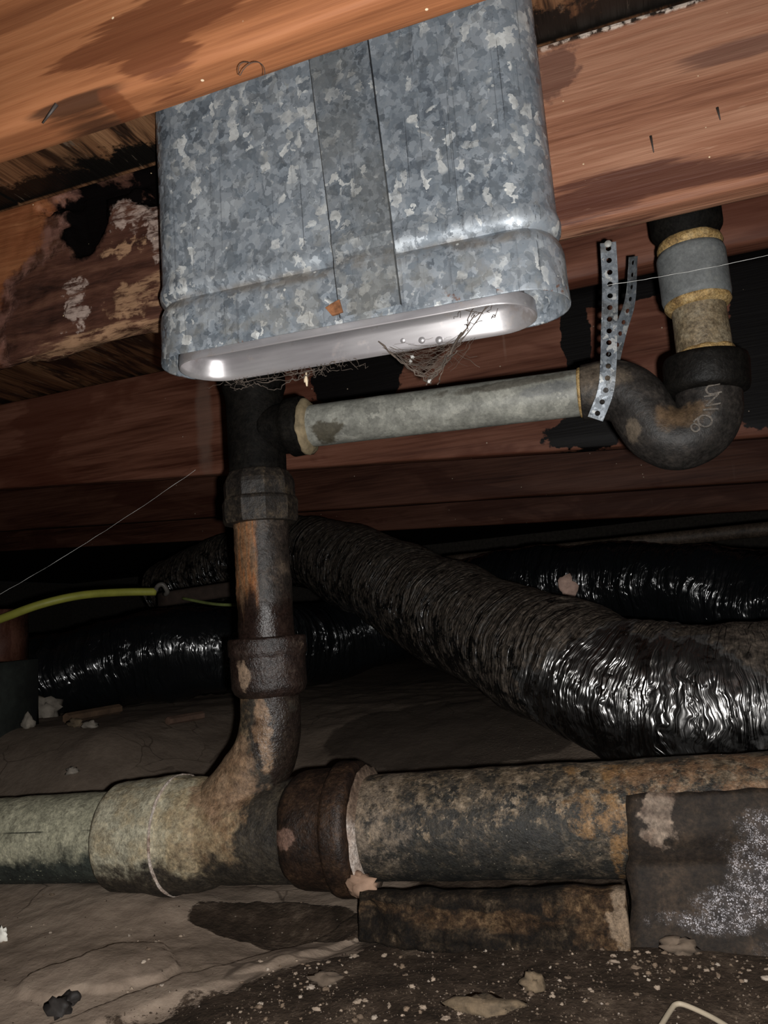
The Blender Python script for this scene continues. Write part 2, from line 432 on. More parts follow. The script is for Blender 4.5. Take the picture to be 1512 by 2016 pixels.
def mat_iron(name, cols, sc=24.0, rough=0.6, spec=0.4, over=None, bump=0.5, seed=0.0, grime=.8):
    """mottled cast iron: cols is a ramp; over(g,c) adds marks"""
    g = G(name)
    v = g.v2('ADD', g.pos, (seed, seed, seed))
    n = g.add(g.mul(g.noise(sc, v, 6, 0.68, 0.2), 0.75), g.mul(g.noise(sc*4.5, v, 4, 0.6), 0.25))
    c = g.ramp(n, cols)
    r = rough
    if over:
        c, r = over(g, c, rough)
    gr = g.add(g.mul(g.noise(sc*3.2, v, 6, 0.8, .3), .6), g.mul(g.noise(sc*9, v, 4, .7), .4))
    c = g.mix(grime, c, g.ramp(gr, [(.38, (.30, .28, .27)), (.50, (.95, .95, .95)), (.62, (1.7, 1.65, 1.6))]), 'MULTIPLY')
    h = g.add(g.noise(sc*3, v, 5, 0.65), g.mul(g.noise(sc*14, v, 3, 0.6), 0.35))
    return g.fin(c, r, nrm=g.bump(h, bump, 0.003), spec=spec)

BLK = [(0.35, (0.003, 0.0027, 0.0024)), (0.58, (0.007, 0.006, 0.005)), (0.78, (0.022, 0.018, 0.013))]
def over_main_right(g, c, r):
    z = g.xyz(g.pos)[2]; x = g.xyz(g.pos)[0]
    t = g.sub(z, g.mul(x, 0.0416))      # height along the sloping pipe
    n = g.noise(48, None, 6, 0.78)
    dust = g.step(g.add(g.sub(n, .5), g.mul(g.sub(t, 0.146), 2.6)), -.01, .045)
    tan = g.ramp(g.noise(75, None, 5, 0.7), [(0.35, (0.050, 0.036, 0.023)), (0.5, (0.125, 0.092, 0.060)), (0.65, (0.24, 0.185, 0.13))])
    c = g.mix(g.mul(dust, 0.92), c, tan)
    n5 = g.step(g.noise(36, g.v2('ADD', g.pos, (4, 4, 4)), 6, 0.78), .50, .54)
    c = g.mix(g.mul(n5, .75), c, (.018, .017, .015))
    r1 = g.blob((P(1210, 1600, Y=.905)), (.042, .3, .034), 0.75, 30, 0.4)
    r2 = g.blob((P(1213, 1660, Y=.905)), (.006, .3, .05), 0.5, 40, 0.5)
    c = g.mix(g.mul(g.mul(g.mx(r1, r2), g.step(g.noise(55, None, 6, .78), .40, .58)), 0.8), c, (0.21, 0.115, 0.045))
    r3 = g.blob((P(1480, 1540, Y=.91)), (.12, .3, .02), 0.8, 22, 0.4)
    c = g.mix(g.mul(g.mul(r3, g.step(g.noise(45, None, 6, .78), .42, .56)), 0.6), c, (0.17, 0.090, 0.045))
    w_ = g.blob((P(735, 1610, Y=.905)), (.035, .3, .06), 0.6, 30, 0.5)
    c = g.mix(g.mul(g.mul(w_, g.step(g.noise(50, None, 6, .78), .42, .56)), 0.6), c, (0.22, 0.17, 0.125))
    sp = g.mul(g.step(g.vor(230, out='Distance'), 0.10, 0.2, 1, 0), g.step(g.xyz(g.vor(230))[1], 0.72, 0.74))
    c = g.mix(g.mul(sp, 0.5), c, (0.30, 0.26, 0.20))
    return c, r
def over_main_left(g, c, r):
    z = g.xyz(g.pos)[2]; x = g.xyz(g.pos)[0]
    t = g.sub(z, g.mul(x, 0.0416))
    n = g.noise(20, None, 5, 0.65)
    dust = g.step(g.add(t, g.mul(g.sub(n, 0.5), 0.09)), 0.098, 0.122)
    pale = g.ramp(g.noise(35, None, 4, 0.6), [(0.3, (0.29, 0.28, 0.20)), (0.7, (0.46, 0.44, 0.32))])
    c = g.mix(g.mul(dust, 0.95), c, pale)
    ln = g.step(g.m2('ABSOLUTE', g.sub(t, 0.142)), 0.0004, 0.0012, 1, 0)
    c = g.mix(g.mul(ln, g.step(g.noise(8), 0.45, 0.6)), c, (0.08, 0.08, 0.06))
    sp = g.mul(g.step(g.vor(190, out='Distance'), 0.12, 0.24, 1, 0), g.step(g.xyz(g.vor(190))[1], 0.70, 0.72))
    c = g.mix(g.mul(sp, g.mul(g.inv(dust), 0.8)), c, (0.42, 0.42, 0.30))
    return c, r
def over_wye(g, c, r):
    z = g.xyz(g.pos)[2]; x = g.xyz(g.pos)[0]
    t = g.sub(z, g.mul(x, 0.0416))
    n = g.noise(28, None, 6, 0.68)
    dust = g.mul(g.step(g.add(t, g.mul(g.sub(n, 0.5), 0.12)), 0.080, 0.112), g.step(g.add(x, g.mul(g.sub(n, 0.5), 0.12)), -0.545, -0.525, 1, 0))
    pale = g.ramp(g.add(g.mul(g.noise(42, None, 5, 0.65), 0.6), g.mul(g.step(x, -0.68, -0.54), 0.28)),
                  [(0.25, (0.46, 0.43, 0.32)), (0.42, (0.36, 0.29, 0.18)), (0.62, (0.19, 0.115, 0.06))])
    c = g.mix(g.mul(dust, 0.92), c, pale)
    br = g.mx(g.blob(P(440, 1520, Y=.93), (.045, .3, .05), 0.6, 30, 0.35), g.blob(P(510, 1435, Y=.92), (.012, .3, .04), 0.6, 40, 0.35))
    c = g.mix(g.mul(br, 0.8), c, g.ramp(g.noise(50), [(0.4, (0.16, 0.095, 0.055)), (0.6, (0.27, 0.175, 0.11))]))
    wet = g.blob(P(545, 1450, Y=.93), (.03, .3, .07), 0.6, 25, 0.3)
    c = g.mix(g.mul(g.mul(wet, g.inv(br)), 0.8), c, (0.018, 0.011, 0.009))
    return c, g.mix(wet, (r, r, r), (0.32, 0.32, 0.32))
def over_hub_right(g, c, r):
    p = g.blob(P(550, 1655, Y=.89), (.018, .3, .012), 0.6, 40, 0.3)
    c = g.mix(g.mul(p, 0.7), c, (0.20, 0.12, 0.09))
    return c, r
def over_stack_pipe(g, c, r):
    x = g.xyz(g.pos)[0]
    n = g.noise(1.0, g.sc(g.pos, (60, 60, 9)), 5, 0.65, 0.3)
    x0 = P(475, 1150, Y=.94).x; x1 = P(515, 1150, Y=.94).x
    m = g.mul(g.step(g.add(x, g.mul(g.sub(n, 0.5), 0.02)), x1-0.004, x1+0.004, 1, 0), 1.0)
    tan = g.ramp(g.noise(1.0, g.sc(g.pos, (120, 60, 14)), 5, 0.65), [(0.3, (0.07, 0.04, 0.024)), (0.48, (0.17, 0.10, 0.055)), (0.62, (0.25, 0.095, 0.032)), (0.75, (0.28, 0.20, 0.13))])
    z = g.xyz(g.pos)[2]
    m = g.mul(m, g.step(g.add(z, g.mul(g.sub(n, 0.5), 0.12)), 0.385, 0.415))
    c = g.mix(g.mul(m, 0.92), c, tan)
    wet = g.step(g.add(z, g.mul(g.sub(n, 0.5), 0.1)), 0.39, 0.43, 1, 0)
    c = g.mix(g.mul(wet, 0.85), c, (0.017, 0.009, 0.007))
    return c, g.mix(wet, (0.5, 0.5, 0.5), (0.28, 0.28, 0.28))
def over_hub_low(g, c, r):
    p = g.mx(g.blob(P(478, 1330, Y=.915), (.009, .3, .02), 0.6, 40, 0.3), g.blob(P(577, 1270, Y=.92), (.006, .3, .014), 0.6, 40, 0.3))
    c = g.mix(g.mul(p, 0.9), c, (0.24, 0.165, 0.11))
    return c, g.mix(p, (r, r, r), (0.7, 0.7, 0.7))
def over_trap(g, c, r):
    b = g.blob(P(1330, 815, Y=.925), (.03, .3, .014), 0.6, 30, 0.5)
    c = g.mix(g.mul(b, 0.6), c, (0.12, 0.075, 0.04))
    p = g.mx(g.blob(P(1247, 845, Y=.93), (.008, .3, .013), 0.6, 40, 0.4), g.blob(P(1180, 740, Y=.93), (.03, .3, .02), 0.6, 30, 0.5))
    c = g.mix(g.mul(p, 0.45), c, (0.16, 0.125, 0.09))
    return c, r
def over_nipple(g, c, r):
    return c, r

def mat_film(name, dust, dustcol, bumpk, seed=0.0, us=42.0, vs=3.0, rough=0.13, base=(0.006, 0.007, 0.008), bd=.012, clean=None, det=3.0):
    g = G(name); uv = g.uv()
    uvs = g.sc(uv, (us, vs, 1)); wv = g.v2('ADD', uvs, g.sc(g.noise(9, None, 3, 0.6, out=1), (1.3, 0.8, 0)))
    n1 = g.noise(1.0, g.v2('ADD', wv, (seed, seed, 0)), det, 0.55, 0.6)
    n2 = g.noise(1.0, g.sc(wv, (3.1, 2.2, 1)), 3, 0.55, 0.6)
    h = g.add(g.m2('ABSOLUTE', g.sub(n1, 0.5)), g.mul(g.m2('ABSOLUTE', g.sub(n2, 0.5)), 0.45))
    dm = g.noise(34, None, 6, 0.75, 0.2)
    nz = g.xyz(g.geo.outputs['Normal'])[2]
    d = g.mul(g.step(g.add(dm, g.mul(nz, 0.10)), 0.60-0.3*dust, 0.70-0.3*dust), min(1.0, dust*1.2))
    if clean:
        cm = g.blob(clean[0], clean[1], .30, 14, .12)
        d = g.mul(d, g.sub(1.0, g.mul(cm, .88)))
    dc = g.ramp(g.noise(85, None, 5, 0.7), [(0.35, tuple(x*0.10 for x in dustcol)), (0.52, tuple(x*.42 for x in dustcol)), (0.66, dustcol)])
    c = g.mix(d, base, dc)
    r = g.add(g.mul(d, 0.5), rough); m = 0.0
    if clean:
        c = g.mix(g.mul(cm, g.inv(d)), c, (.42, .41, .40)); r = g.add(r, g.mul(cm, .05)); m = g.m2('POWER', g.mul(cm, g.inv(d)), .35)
    return g.fin(c, r, m, nrm=g.bump(h, bumpk, bd), spec=g.add(0.30, g.mul(g.inv(d), 0.6)))

def mat_soil():
    g = G('soil')
    x, y, z = g.xyz(g.pos)[0], g.xyz(g.pos)[1], g.xyz(g.pos)[2]
    n = g.noise(7, None, 6, 0.62); nf = g.noise(60, None, 5, 0.65); nn = g.noise(18, None, 6, 0.68)
    dry = g.ramp(g.add(g.mul(n, 0.7), g.mul(nf, 0.3)), [(0.34, (0.15, 0.112, 0.082)), (0.50, (0.25, 0.190, 0.145)), (0.66, (0.33, 0.26, 0.20))])
    wet = g.ramp(g.add(g.mul(nn, 0.6), g.mul(nf, 0.4)), [(0.38, (0.020, 0.013, 0.008)), (0.52, (0.046, 0.031, 0.021)), (0.66, (0.105, 0.076, 0.054))])
    a, b = P(215, 2016, Z=0), P(720, 1865, Z=0)
    dx, dy = b.x-a.x, b.y-a.y; L = math.hypot(dx, dy); nx, ny = dy/L, -dx/L
    s = g.sub(g.add(g.mul(x, nx), g.mul(y, ny)), a.x*nx+a.y*ny)
    dark = g.step(g.add(s, g.mul(g.sub(nn, 0.5), 0.12)), -0.004, 0.006)
    right = g.step(g.add(x, g.mul(g.sub(nn, 0.5), 0.10)), -0.37, -0.34)
    wedge = g.blob(P(560, 1795, Z=0.01), (.125, .052, .3), 0.22, 12, 0.05)
    back = g.step(g.add(y, g.mul(g.sub(n, 0.5), 0.08)), 1.08, 1.16)
    f = g.mx(g.mx(dark, right), wedge)
    c = g.mix(f, dry, wet)
    bk = g.ramp(g.add(g.mul(n, 0.6), g.mul(nf, 0.4)), [(0.34, (0.12, 0.090, 0.068)), (0.66, (0.20, 0.155, 0.120))])
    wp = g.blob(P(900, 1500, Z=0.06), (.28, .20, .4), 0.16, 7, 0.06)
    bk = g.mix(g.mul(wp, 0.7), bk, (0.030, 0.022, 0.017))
    c = g.mix(back, c, bk)
    sp = g.mul(g.step(g.vor(150, out='Distance'), 0.10, 0.22, 1, 0), g.step(g.xyz(g.vor(150))[1], 0.80, 0.82))
    c = g.mix(g.mul(sp, g.add(0.15, g.mul(f, 0.5))), c, (0.30, 0.24, 0.19))
    crack = g.step(g.vor(8.0, g.v2('ADD', g.pos, g.sc(g.noise(6, None, 3, 0.5, out=1), (0.12, 0.12, 0))), out='Distance', feature='DISTANCE_TO_EDGE'), 0.004, 0.014, 1, 0)
    c = g.mix(g.mul(g.mul(crack, g.step(g.noise(3.3), 0.5, 0.56)), g.mul(g.inv(f), 0.6)), c, (0.04, 0.028, 0.02))
    h = g.add(g.mul(nf, 0.5), g.add(g.mul(g.noise(190, None, 4, 0.6), g.add(0.12, g.mul(f, 0.55))), n))
    return g.fin(c, 0.88, nrm=g.bump(h, 0.6, 0.006), spec=0.2)

def plain(name, col, rough=0.7, metal=0.0, sc=40.0, var=0.35, bump=0.3, spec=0.4):
    g = G(name); n = g.noise(sc, None, 5, 0.65)
    c = g.ramp(n, [(0.3, tuple(x*(1-var) for x in col)), (0.7, tuple(min(1, x*(1+var)) for x in col))])
    return g.fin(c, rough, metal, nrm=g.bump(n, bump, 0.002), spec=spec)

# ================================================================ THE SETTING
SOIL = mat_soil()
PL = P(215, 1895, Z=.012); RA, RB = P(215, 2016, Z=0), P(700, 1840, Z=0)
def sst(a, b, v):
    t = min(1, max(0, (v-a)/(b-a))); return t*t*(3-2*t)
def ground_h(x, y):
    t = min(1, max(0, (y-1.02)/0.85)); t = t*t*(3-2*t)
    wl = min(1, max(0, (-0.85-x)/0.3)); wl = wl*wl*(3-2*wl)
    t2 = min(1, max(0, (y-1.03)/0.40)); t2 = t2*t2*(3-2*t2)
    h = 0.165*t*(1-wl)+0.190*t2*wl
    h += 0.010*FB(x, y, 0, 2.2, 4) + 0.0035*FB(x, y, 3, 12, 3)
    # mud banked up against the drain on the left
    h += 0.022*math.exp(-((y-0.94)/0.10)**2)*(1/(1+math.exp((x+0.62)/0.03)))
    h += 0.010*math.exp(-((x+0.62)/0.10)**2-((y-0.76)/0.06)**2)
    # a crust of dried mud lying on the bank, and the dry ridge beside the wet dirt
    if -1.1 < x < -.2 and .55 < y < 1.0:
        d = math.hypot((x-PL.x-(y-PL.y)*.6)/.062, (y-PL.y)/.060)+.38*FB(x, y, 7, 14, 4)
        h += .006*sst(1.06, .96, d)
        L = math.hypot(RB.x-RA.x, RB.y-RA.y); ux, uy = (RB.x-RA.x)/L, (RB.y-RA.y)/L
        pr = (x-RA.x)*ux+(y-RA.y)*uy; ds = -(x-RA.x)*uy+(y-RA.y)*ux+.012*FB(x, y, 1, 16, 4)
        if -.2 < pr < L+.1: h += .0065*sst(-.012, .004, ds)*sst(.050, .040, ds)
    # hollow under the wye, and the bank on the right
    h -= 0.016*math.exp(-((x+0.47)/0.09)**2-((y-0.90)/0.05)**2)
    h += 0.012/(1+math.exp(-(x+0.20)/0.05))*math.exp(-((y-0.88)/0.12)**2)
    return h
gx = lin(-6, -1.6, 24)[:-1]+lin(-1.6, -1.05, 60)[:-1]+lin(-1.05, -.3, 220)[:-1]+lin(-.3, 0.7, 130)[:-1]+lin(0.7, 4, 14)
gy = lin(-2, 0.45, 14)[:-1]+lin(0.45, 0.62, 20)[:-1]+lin(0.62, 0.95, 110)[:-1]+lin(0.95, 1.15, 30)[:-1]+lin(1.15, 2.4, 70)[:-1]+lin(2.4, 7, 20)
V = [(x, y, ground_h(x, y)) for y in gy for x in gx]; n = len(gx)
F = [(j*n+i, j*n+i+1, (j+1)*n+i+1, (j+1)*n+i) for j in range(len(gy)-1) for i in range(n-1)]
obj('floor', (V, F), SOIL, kind='structure')

CONC = plain('foundation_concrete', (0.16, 0.14, 0.12), 0.9)
obj('wall_back', box(-6, 4, 6.9, 7.05, -0.3, 1.06), CONC, smooth=False, kind='structure')
obj('wall_left', box(-6.15, -6, -2, 7.05, -0.3, 1.06), CONC, smooth=False, kind='structure')
obj('wall_right', box(4, 4.15, -2, 7.05, -0.3, 1.06), CONC, smooth=False, kind='structure')

ceil = obj('ceiling', box(-6, 4, -2, 7.05, 1.062, 1.10), plain('subfloor_underlay', (0.05, 0.03, 0.02), 0.9), smooth=False, kind='structure')
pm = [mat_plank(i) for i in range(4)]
TL = math.tan(math.radians(7))
for i in range(16):
    xa = -3.20+i*0.262; g_ = 0.004
    V = []; ny = 40
    for zz in (1.040+0.002*(i % 2), 1.0615):
        for k in range(ny+1):
            y = 0.2+2.9*k/ny; s = -TL*(y-0.9)*-1*0.6
            V += [(xa+s+g_/2+0.0015*NZ(i, y*9, 0), y, zz+0.0012*NZ(i, y*6, 5)), (xa+s+0.262-g_/2+0.0015*NZ(i+5, y*9, 0), y, zz+0.0012*NZ(i, y*6, 9))]
    m_ = 2*(ny+1); F = []
    for k in range(ny):
        a = 2*k; F += [(a, a+2, a+3, a+1), (a+m_, a+1+m_, a+3+m_, a+2+m_), (a, a+m_, a+2+m_, a+2), (a+1, a+3, a+3+m_, a+1+m_)]
    F += [(0, 1, 1+m_, m_), (2*ny, 2*ny+m_, 2*ny+1+m_, 2*ny+1)]
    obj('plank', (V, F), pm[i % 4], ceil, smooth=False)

# ---------------------------------------------------------------- joists
ZB, ZT = 0.800, 1.0375
o = obj('floor_joist', timber(lin(-5.9, -1.3, 30)[:-1]+lin(-1.3, .6, 160)[:-1]+lin(.6, 3.9, 20), .462, .500, .793, ZT, 10, 0.0016, seed=3), mat_joist_near())
tag(o, 'orange wooden joist nearest the camera, crossing in front of the galvanized duct', 'joist', 'floor joists')
HC, H2, H3 = P(168, 425, Y=.869), P(190, 372, Y=.869), P(310, 340, Y=.869)
def rot_joist(v, s, u):
    x, y, z = v
    if s == 'f':
        m = 0
        for c, rx, rz in ((HC, .036, .058), (H2, .10, .022), (H3, .045, .045)):
            d = math.hypot((x-c.x)/rx, (z-c.z)/rz)+0.35*NZ(x, y, z, 38)
            m = max(m, 1-min(1, max(0, (d-0.75)/0.35)))
        y += 0.026*m
        if x < -0.45: y += 0.004*FB(x, 0, z, 14, 4)*min(1, (-0.45-x)/0.1)
    if x < -0.5 and (s == 'u' or (s == 'f' and u < 0.06)):
        z += 0.006*FB(x, y*3, 0, 16, 4)+0.004*math.sin(x*9)
    return Vector((x, y, z))
o = obj('floor_joist', timber(lin(-5.9, -1.15, 30)[:-1]+lin(-1.15, -.40, 190)[:-1]+lin(-.40, .5, 60)[:-1]+lin(.5, 3.9, 20), .869, .907, ZB, ZT, 44, 0.0016, rot_joist, seed=7), mat_joist_duct())
tag(o, 'reddish stained joist behind the duct, rotted and charred at its left part', 'joist', 'floor joists')
b3l, b3r = P(0, 962, Y=1.6), P(1300, 872, Y=1.6)
def b3(x): return b3l.z+(b3r.z-b3l.z)*min(1.3, max(-.2, (x-b3l.x)/(b3r.x-b3l.x)))
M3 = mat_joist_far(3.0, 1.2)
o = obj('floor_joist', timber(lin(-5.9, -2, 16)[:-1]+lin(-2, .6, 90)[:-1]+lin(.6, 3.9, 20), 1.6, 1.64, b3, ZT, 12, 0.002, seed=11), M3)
tag(o, 'dark red sagging joist behind the trap and horizontal pipe, marked with black patches', 'joist', 'floor joists')
b4l, b4r = P(0, 1045, Y=2.2), P(1300, 960, Y=2.2)
def b4(x): return b4l.z+(b4r.z-b4l.z)*min(1.3, max(-.2, (x-b4l.x)/(b4r.x-b4l.x)))
o = obj('floor_joist', timber(lin(-5.9, -2.6, 12)[:-1]+lin(-2.6, .8, 70)[:-1]+lin(.8, 3.9, 16), 2.2, 2.24, b4, ZT, 8, 0.002, seed=13), mat_joist_far(4.0, 0.62, False))
tag(o, 'dim joist second behind the trap, plain and dark brown above the flexible duct', 'joist', 'floor joists')
b5l, b5r = P(0, 1085, Y=2.85), P(1300, 1015, Y=2.85)
def b5(x): return b5l.z+(b5r.z-b5l.z)*min(1.3, max(-.2, (x-b5l.x)/(b5r.x-b5l.x)))
o = obj('floor_joist', timber(lin(-5.9, 3.9, 60), 2.85, 2.89, b5, ZT, 6, 0.002, seed=17), mat_joist_far(6.0, 0.75, False))
tag(o, 'farthest faintly lit joist, just above the shiny black duct at the back', 'joist', 'floor joists')

# ================================================================ GALVANIZED OVAL DUCT
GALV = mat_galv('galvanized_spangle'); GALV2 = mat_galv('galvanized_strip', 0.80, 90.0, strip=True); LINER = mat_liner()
DX0, DX1, DY0, DY1 = -.532, -.046, .748, .846
def tilt(x): return -0.024*(x+0.29)
def oval(off, z, x0=DX0, x1=DX1, y0=DY0, y1=DY1, ns=40, na=14, dent=0.0):
    r = (y1-y0)/2+off; cx0, cx1 = x0+(y1-y0)/2, x1-(y1-y0)/2; cy = (y0+y1)/2
    pts = []
    for k in range(ns): pts.append((cx0+(cx1-cx0)*k/ns, cy-r))
    for k in range(na): a = -math.pi/2+math.pi*k/na; pts.append((cx1+r*math.cos(a), cy+r*math.sin(a)))
    for k in range(ns): pts.append((cx1-(cx1-cx0)*k/ns, cy+r))
    for k in range(na): a = math.pi/2+math.pi*k/na; pts.append((cx0+r*math.cos(a), cy+r*math.sin(a)))
    return [Vector((x, y+0.0022*NZ(x*5, z*7, y*8), z+tilt(x)*max(0, min(1, (0.86-z)/0.1)))) for x, y in pts]
def oval_wall(prof, **kw):
    V, F = [], []
    for off, z in prof: V += oval(off, z, **kw)
    n = len(oval(0, 1, **kw))
    for i in range(len(prof)-1):
        for k in range(n):
            a = i*n+k; b = i*n+(k+1) % n
            F.append((a, a+n, b+n, b))
    return V, F
duct = thing('oval_duct', (-.29, .797, .685), 'galvanized steel flat oval duct hanging between the joists', 'duct')
body = [(0, 1.037-0.0125*k) for k in range(21)]          # down to .787
body += [(.0010, .782), (.0030, .776), (.0034, .771), (.0022, .765), (-.0012, .760), (-.0046, .756)]
obj('duct_body', oval_wall(body), GALV, duct)
col = [(-.0042, .757), (-.0005, .752), (.0022, .746), (.0034, .738), (.0036, .728), (.0034, .716), (.0036, .704), (.0040, .694), (.0044, .687), (.0040, .6855), (.0026, .687), (.0024, .70), (.0020, .74)]
obj('collar', oval_wall(col), GALV, duct)
lk = dict(x0=DX0+.020, x1=DX1-.034, y0=DY0+.007, y1=DY1-.0035)
ln_ = [(.0015, .695), (.0022, .6815), (.0020, .6798), (.0012, .6800), (-.0012, .686), (-.0048, .695), (-.0085, .7035), (-.0092, .708), (-.0080, .714), (-.0035, .722), (-.0030, .76), (-.003, .85), (-.003, 1.02)]
lo_ = obj('inner_liner', oval_wall(ln_, **lk), LINER, duct)
for px in (793, 830, 864):
    q = P(px, 668, Y=DY1-.0068)
    obj('rivet', lathe(q+Vector((0, .004, 0)), q-Vector((0, .01, 0)), [(0, .0046), (.0028, .0046), (.0042, .0034), (.0050, .0012)], 14), LINER, lo_)
V = []                                                     # cover strip over the seam
F = []
for k in range(25):
    t = k/24; z = 1.035-(1.035-.692)*t
    xl = -.2995+(-.281+.2995)*t; xr = -.226+(-.211+.226)*t
    off = .0042 if z > .79 else (.0042+.0034*math.sin(max(0, min(1, (.79-z)/.03))*math.pi) if z > .76 else (.0005 if z > .752 else .0082))
    yy = DY0-off
    dz = tilt(-.25)*max(0, min(1, (.86-z)/.1))
    V += [(xl, yy+.004, z+dz), (xl, yy-.0002, z+dz), ((xl+xr)/2, yy-.001, z+dz), (xr, yy-.0002, z+dz), (xr, yy+.004, z+dz)]
for k in range(24):
    for j in range(4): a = k*5+j; F.append((a, a+5, a+6, a+1))
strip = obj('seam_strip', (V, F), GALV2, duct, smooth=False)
q = P(662, 610, Y=.742)
tp_ = [(q.x-.011, q.z+.003), (q.x-.004, q.z+.006), (q.x+.006, q.z+.009), (q.x+.009, q.z-.006), (q.x-.004, q.z-.007)]
tb = obj('rusty_tab', ([(x, .7375, z) for x, z in tp_]+[(x, .741, z) for x, z in tp_], [(0, 1, 2, 3, 4), (9, 8, 7, 6, 5)]+[(i, i+5, (i+1) % 5+5, (i+1) % 5) for i in range(5)]), plain('rust_orange', (0.25, 0.105, 0.045), 0.8, 0, 90, .6), duct, smooth=False)
tb['label'] = 'orange rusty tab at foot of seam strip'

# ================================================================ DRAIN STACK (vertical) with tee
SY = .968
sx = P(503, 830, Y=SY).x
def sz(py, px=505): return P(px, py, Y=SY).z
IRON_BLK = mat_iron('black_iron', BLK, 22, 0.7, 0.08)
IRON_NUT = mat_iron('grimy_coupling', [(0.36, (0.006, 0.005, 0.0045)), (0.50, (0.018, 0.014, 0.011)), (0.60, (0.045, 0.034, 0.023)), (0.72, (0.10, 0.070, 0.042))], 30, 0.55, 0.35)
STACK = mat_iron('rusted_stack_pipe', [(0.36, (0.010, 0.008, 0.007)), (0.52, (0.028, 0.021, 0.017)), (0.68, (0.075, 0.055, 0.04))], 30, 0.55, 0.35, over_stack_pipe)
HUBW = mat_iron('wet_rust_hub', [(0.36, (0.010, 0.006, 0.005)), (0.52, (0.024, 0.014, 0.011)), (0.66, (0.052, 0.038, 0.031))], 34, 0.36, 0.5, over_hub_low, 0.8)
stack = thing('drain_stack', (sx, SY, sz(1375)), 'black iron vertical drain stack with tee, rusty below its coupling', 'pipe')
zt1, zc0 = sz(755), sz(925)
nn_ = lambda amp, sc: (lambda s, th, q: amp*FB(q.x, q.y, q.z, sc, 3))
obj('upper_pipe', lathe((sx, SY, ZT), (sx, SY, 0), [(0, .037), (ZT-zt1-.012, .037)], 32), IRON_BLK, stack)
tee = obj('tee', lathe((sx, SY, zt1+.02), (sx, SY, 0), [(0, .039), (0.001, .046), (.028, .046), (.038, .0425), (.052, .041), (zt1+.02-zc0+.004, .041), (zt1+.02-zc0+.005, .038)], 40, nn_(.0008, 30), .006), IRON_BLK, stack)
az_ = sz(838, 590)
obj('tee_branch', lathe((sx, SY, az_), (sx+.2, SY, az_-.002), [(.02, .036), (.048, .036), (.054, .038), (.058, .042), (.078, .042), (.080, .036)], 36, nn_(.0008, 30), .004), IRON_BLK, tee)
zc1, zc2 = sz(985), sz(1032)
cp = [(0, .036), (.006, .044), (.018, .0505), (.024, .0515), (zc0-zc1-.002, .0510), (zc0-zc1+.001, .0535), (zc0-zc1+.004, .0545), (zc0-zc2-.006, .0540), (zc0-zc2, .0515), (zc0-zc2+.0005, .039)]
obj('coupling', lathe((sx, SY, zc0), (sx, SY, 0), cp, 10, nn_(.0007, 40), .006), IRON_NUT, stack, smooth=False)
zp = sz(1262)
obj('stack_pipe', lathe((sx, SY, zc2+.004), (sx, SY, 0), [(0, .0385), (zc2-zp+.01, .0385)], 40, lambda s, th, q: .0011*FB(q.x, q.y, q.z, 45, 4)+(.0016*abs(NZ(q.z*150, 0, 3)) if q.x < sx-.03 else 0), .004), STACK, stack)
zh0, zh1, zh2 = sz(1255), sz(1290), sz(1372)
hp = [(0, .040), (.0005, .0525), (.003, .0545), (zh0-zh1-.002, .0545), (zh0-zh1+.001, .0520), (zh0-zh2-.014, .0515), (zh0-zh2-.006, .0480), (zh0-zh2, .040), (zh0-zh2+.003, .036)]
obj('stack_hub', lathe((sx, SY, zh0), (sx, SY, 0), hp, 40, nn_(.0012, 40), .004), HUBW, stack)

# ================================================================ MAIN DRAIN (horizontal)
MS = 0.0416
def mc(x): return Vector((x, SY, .0785+(x+.976)*MS))
MAIN_R = mat_iron('mottled_cast_iron', [(0.36, (0.010, 0.010, 0.009)), (0.50, (0.026, 0.023, 0.018)), (0.58, (0.075, 0.058, 0.040)), (0.70, (0.17, 0.13, 0.09))], 30, 0.62, 0.4, over_main_right, 0.8)
MAIN_L = mat_iron('pale_dusty_pipe', [(0.3, (0.016, 0.020, 0.018)), (0.6, (0.040, 0.048, 0.040)), (0.75, (0.09, 0.10, 0.08))], 26, 0.7, 0.4, over_main_left, 0.6)
WYE = mat_iron('dusty_wye', [(0.34, (0.014, 0.012, 0.010)), (0.52, (0.036, 0.029, 0.021)), (0.64, (0.075, 0.060, 0.040)), (0.78, (0.15, 0.125, 0.08))], 28, 0.62, 0.4, over_wye, 0.8)
HUBR = mat_iron('dark_rust_hub', [(0.36, (0.008, 0.005, 0.004)), (0.52, (0.024, 0.013, 0.008)), (0.66, (0.058, 0.032, 0.018))], 30, 0.5, 0.35, over_hub_right, 0.7)
def over_caulk(g, c, r):
    w_ = g.mx(g.blob(P(688, 1690, Y=.90), (.035, .3, .045), .35, 30, .4), g.step(g.xyz(g.pos)[0], -.60, -.62))
    return g.mix(g.inv(w_), c, g.ramp(g.noise(60), [(.35, (.05, .03, .02)), (.65, (.20, .14, .10))])), r
CAULK = mat_iron('white_caulk', [(0.3, (0.20, 0.12, 0.085)), (0.5, (0.42, 0.35, 0.30)), (0.7, (0.58, 0.54, 0.50))], 40, 0.8, 0.3, over_caulk)
main = thing('drain_pipe', mc(-.5)-Vector((0, 0, .066)), 'large horizontal cast iron drain with wye lying along the soil', 'pipe')
def seg(name, xa, xb, prof, m, amp=.0012, sc=26, parent=main):
    return obj(name, lathe(mc(xa), mc(xb), prof, 56, nn_(amp, sc), .006), m, parent)
mx = lambda px, py=1640: P(px, py, Y=SY-.06).x
xl0, xl1, xl2, xl3 = mx(183), mx(283), mx(300), mx(380)
seg('left_pipe', -3.2, 1, [(0, .0615), (2.0, .0615), (xl0+3.2+.01, .0615)], MAIN_L)
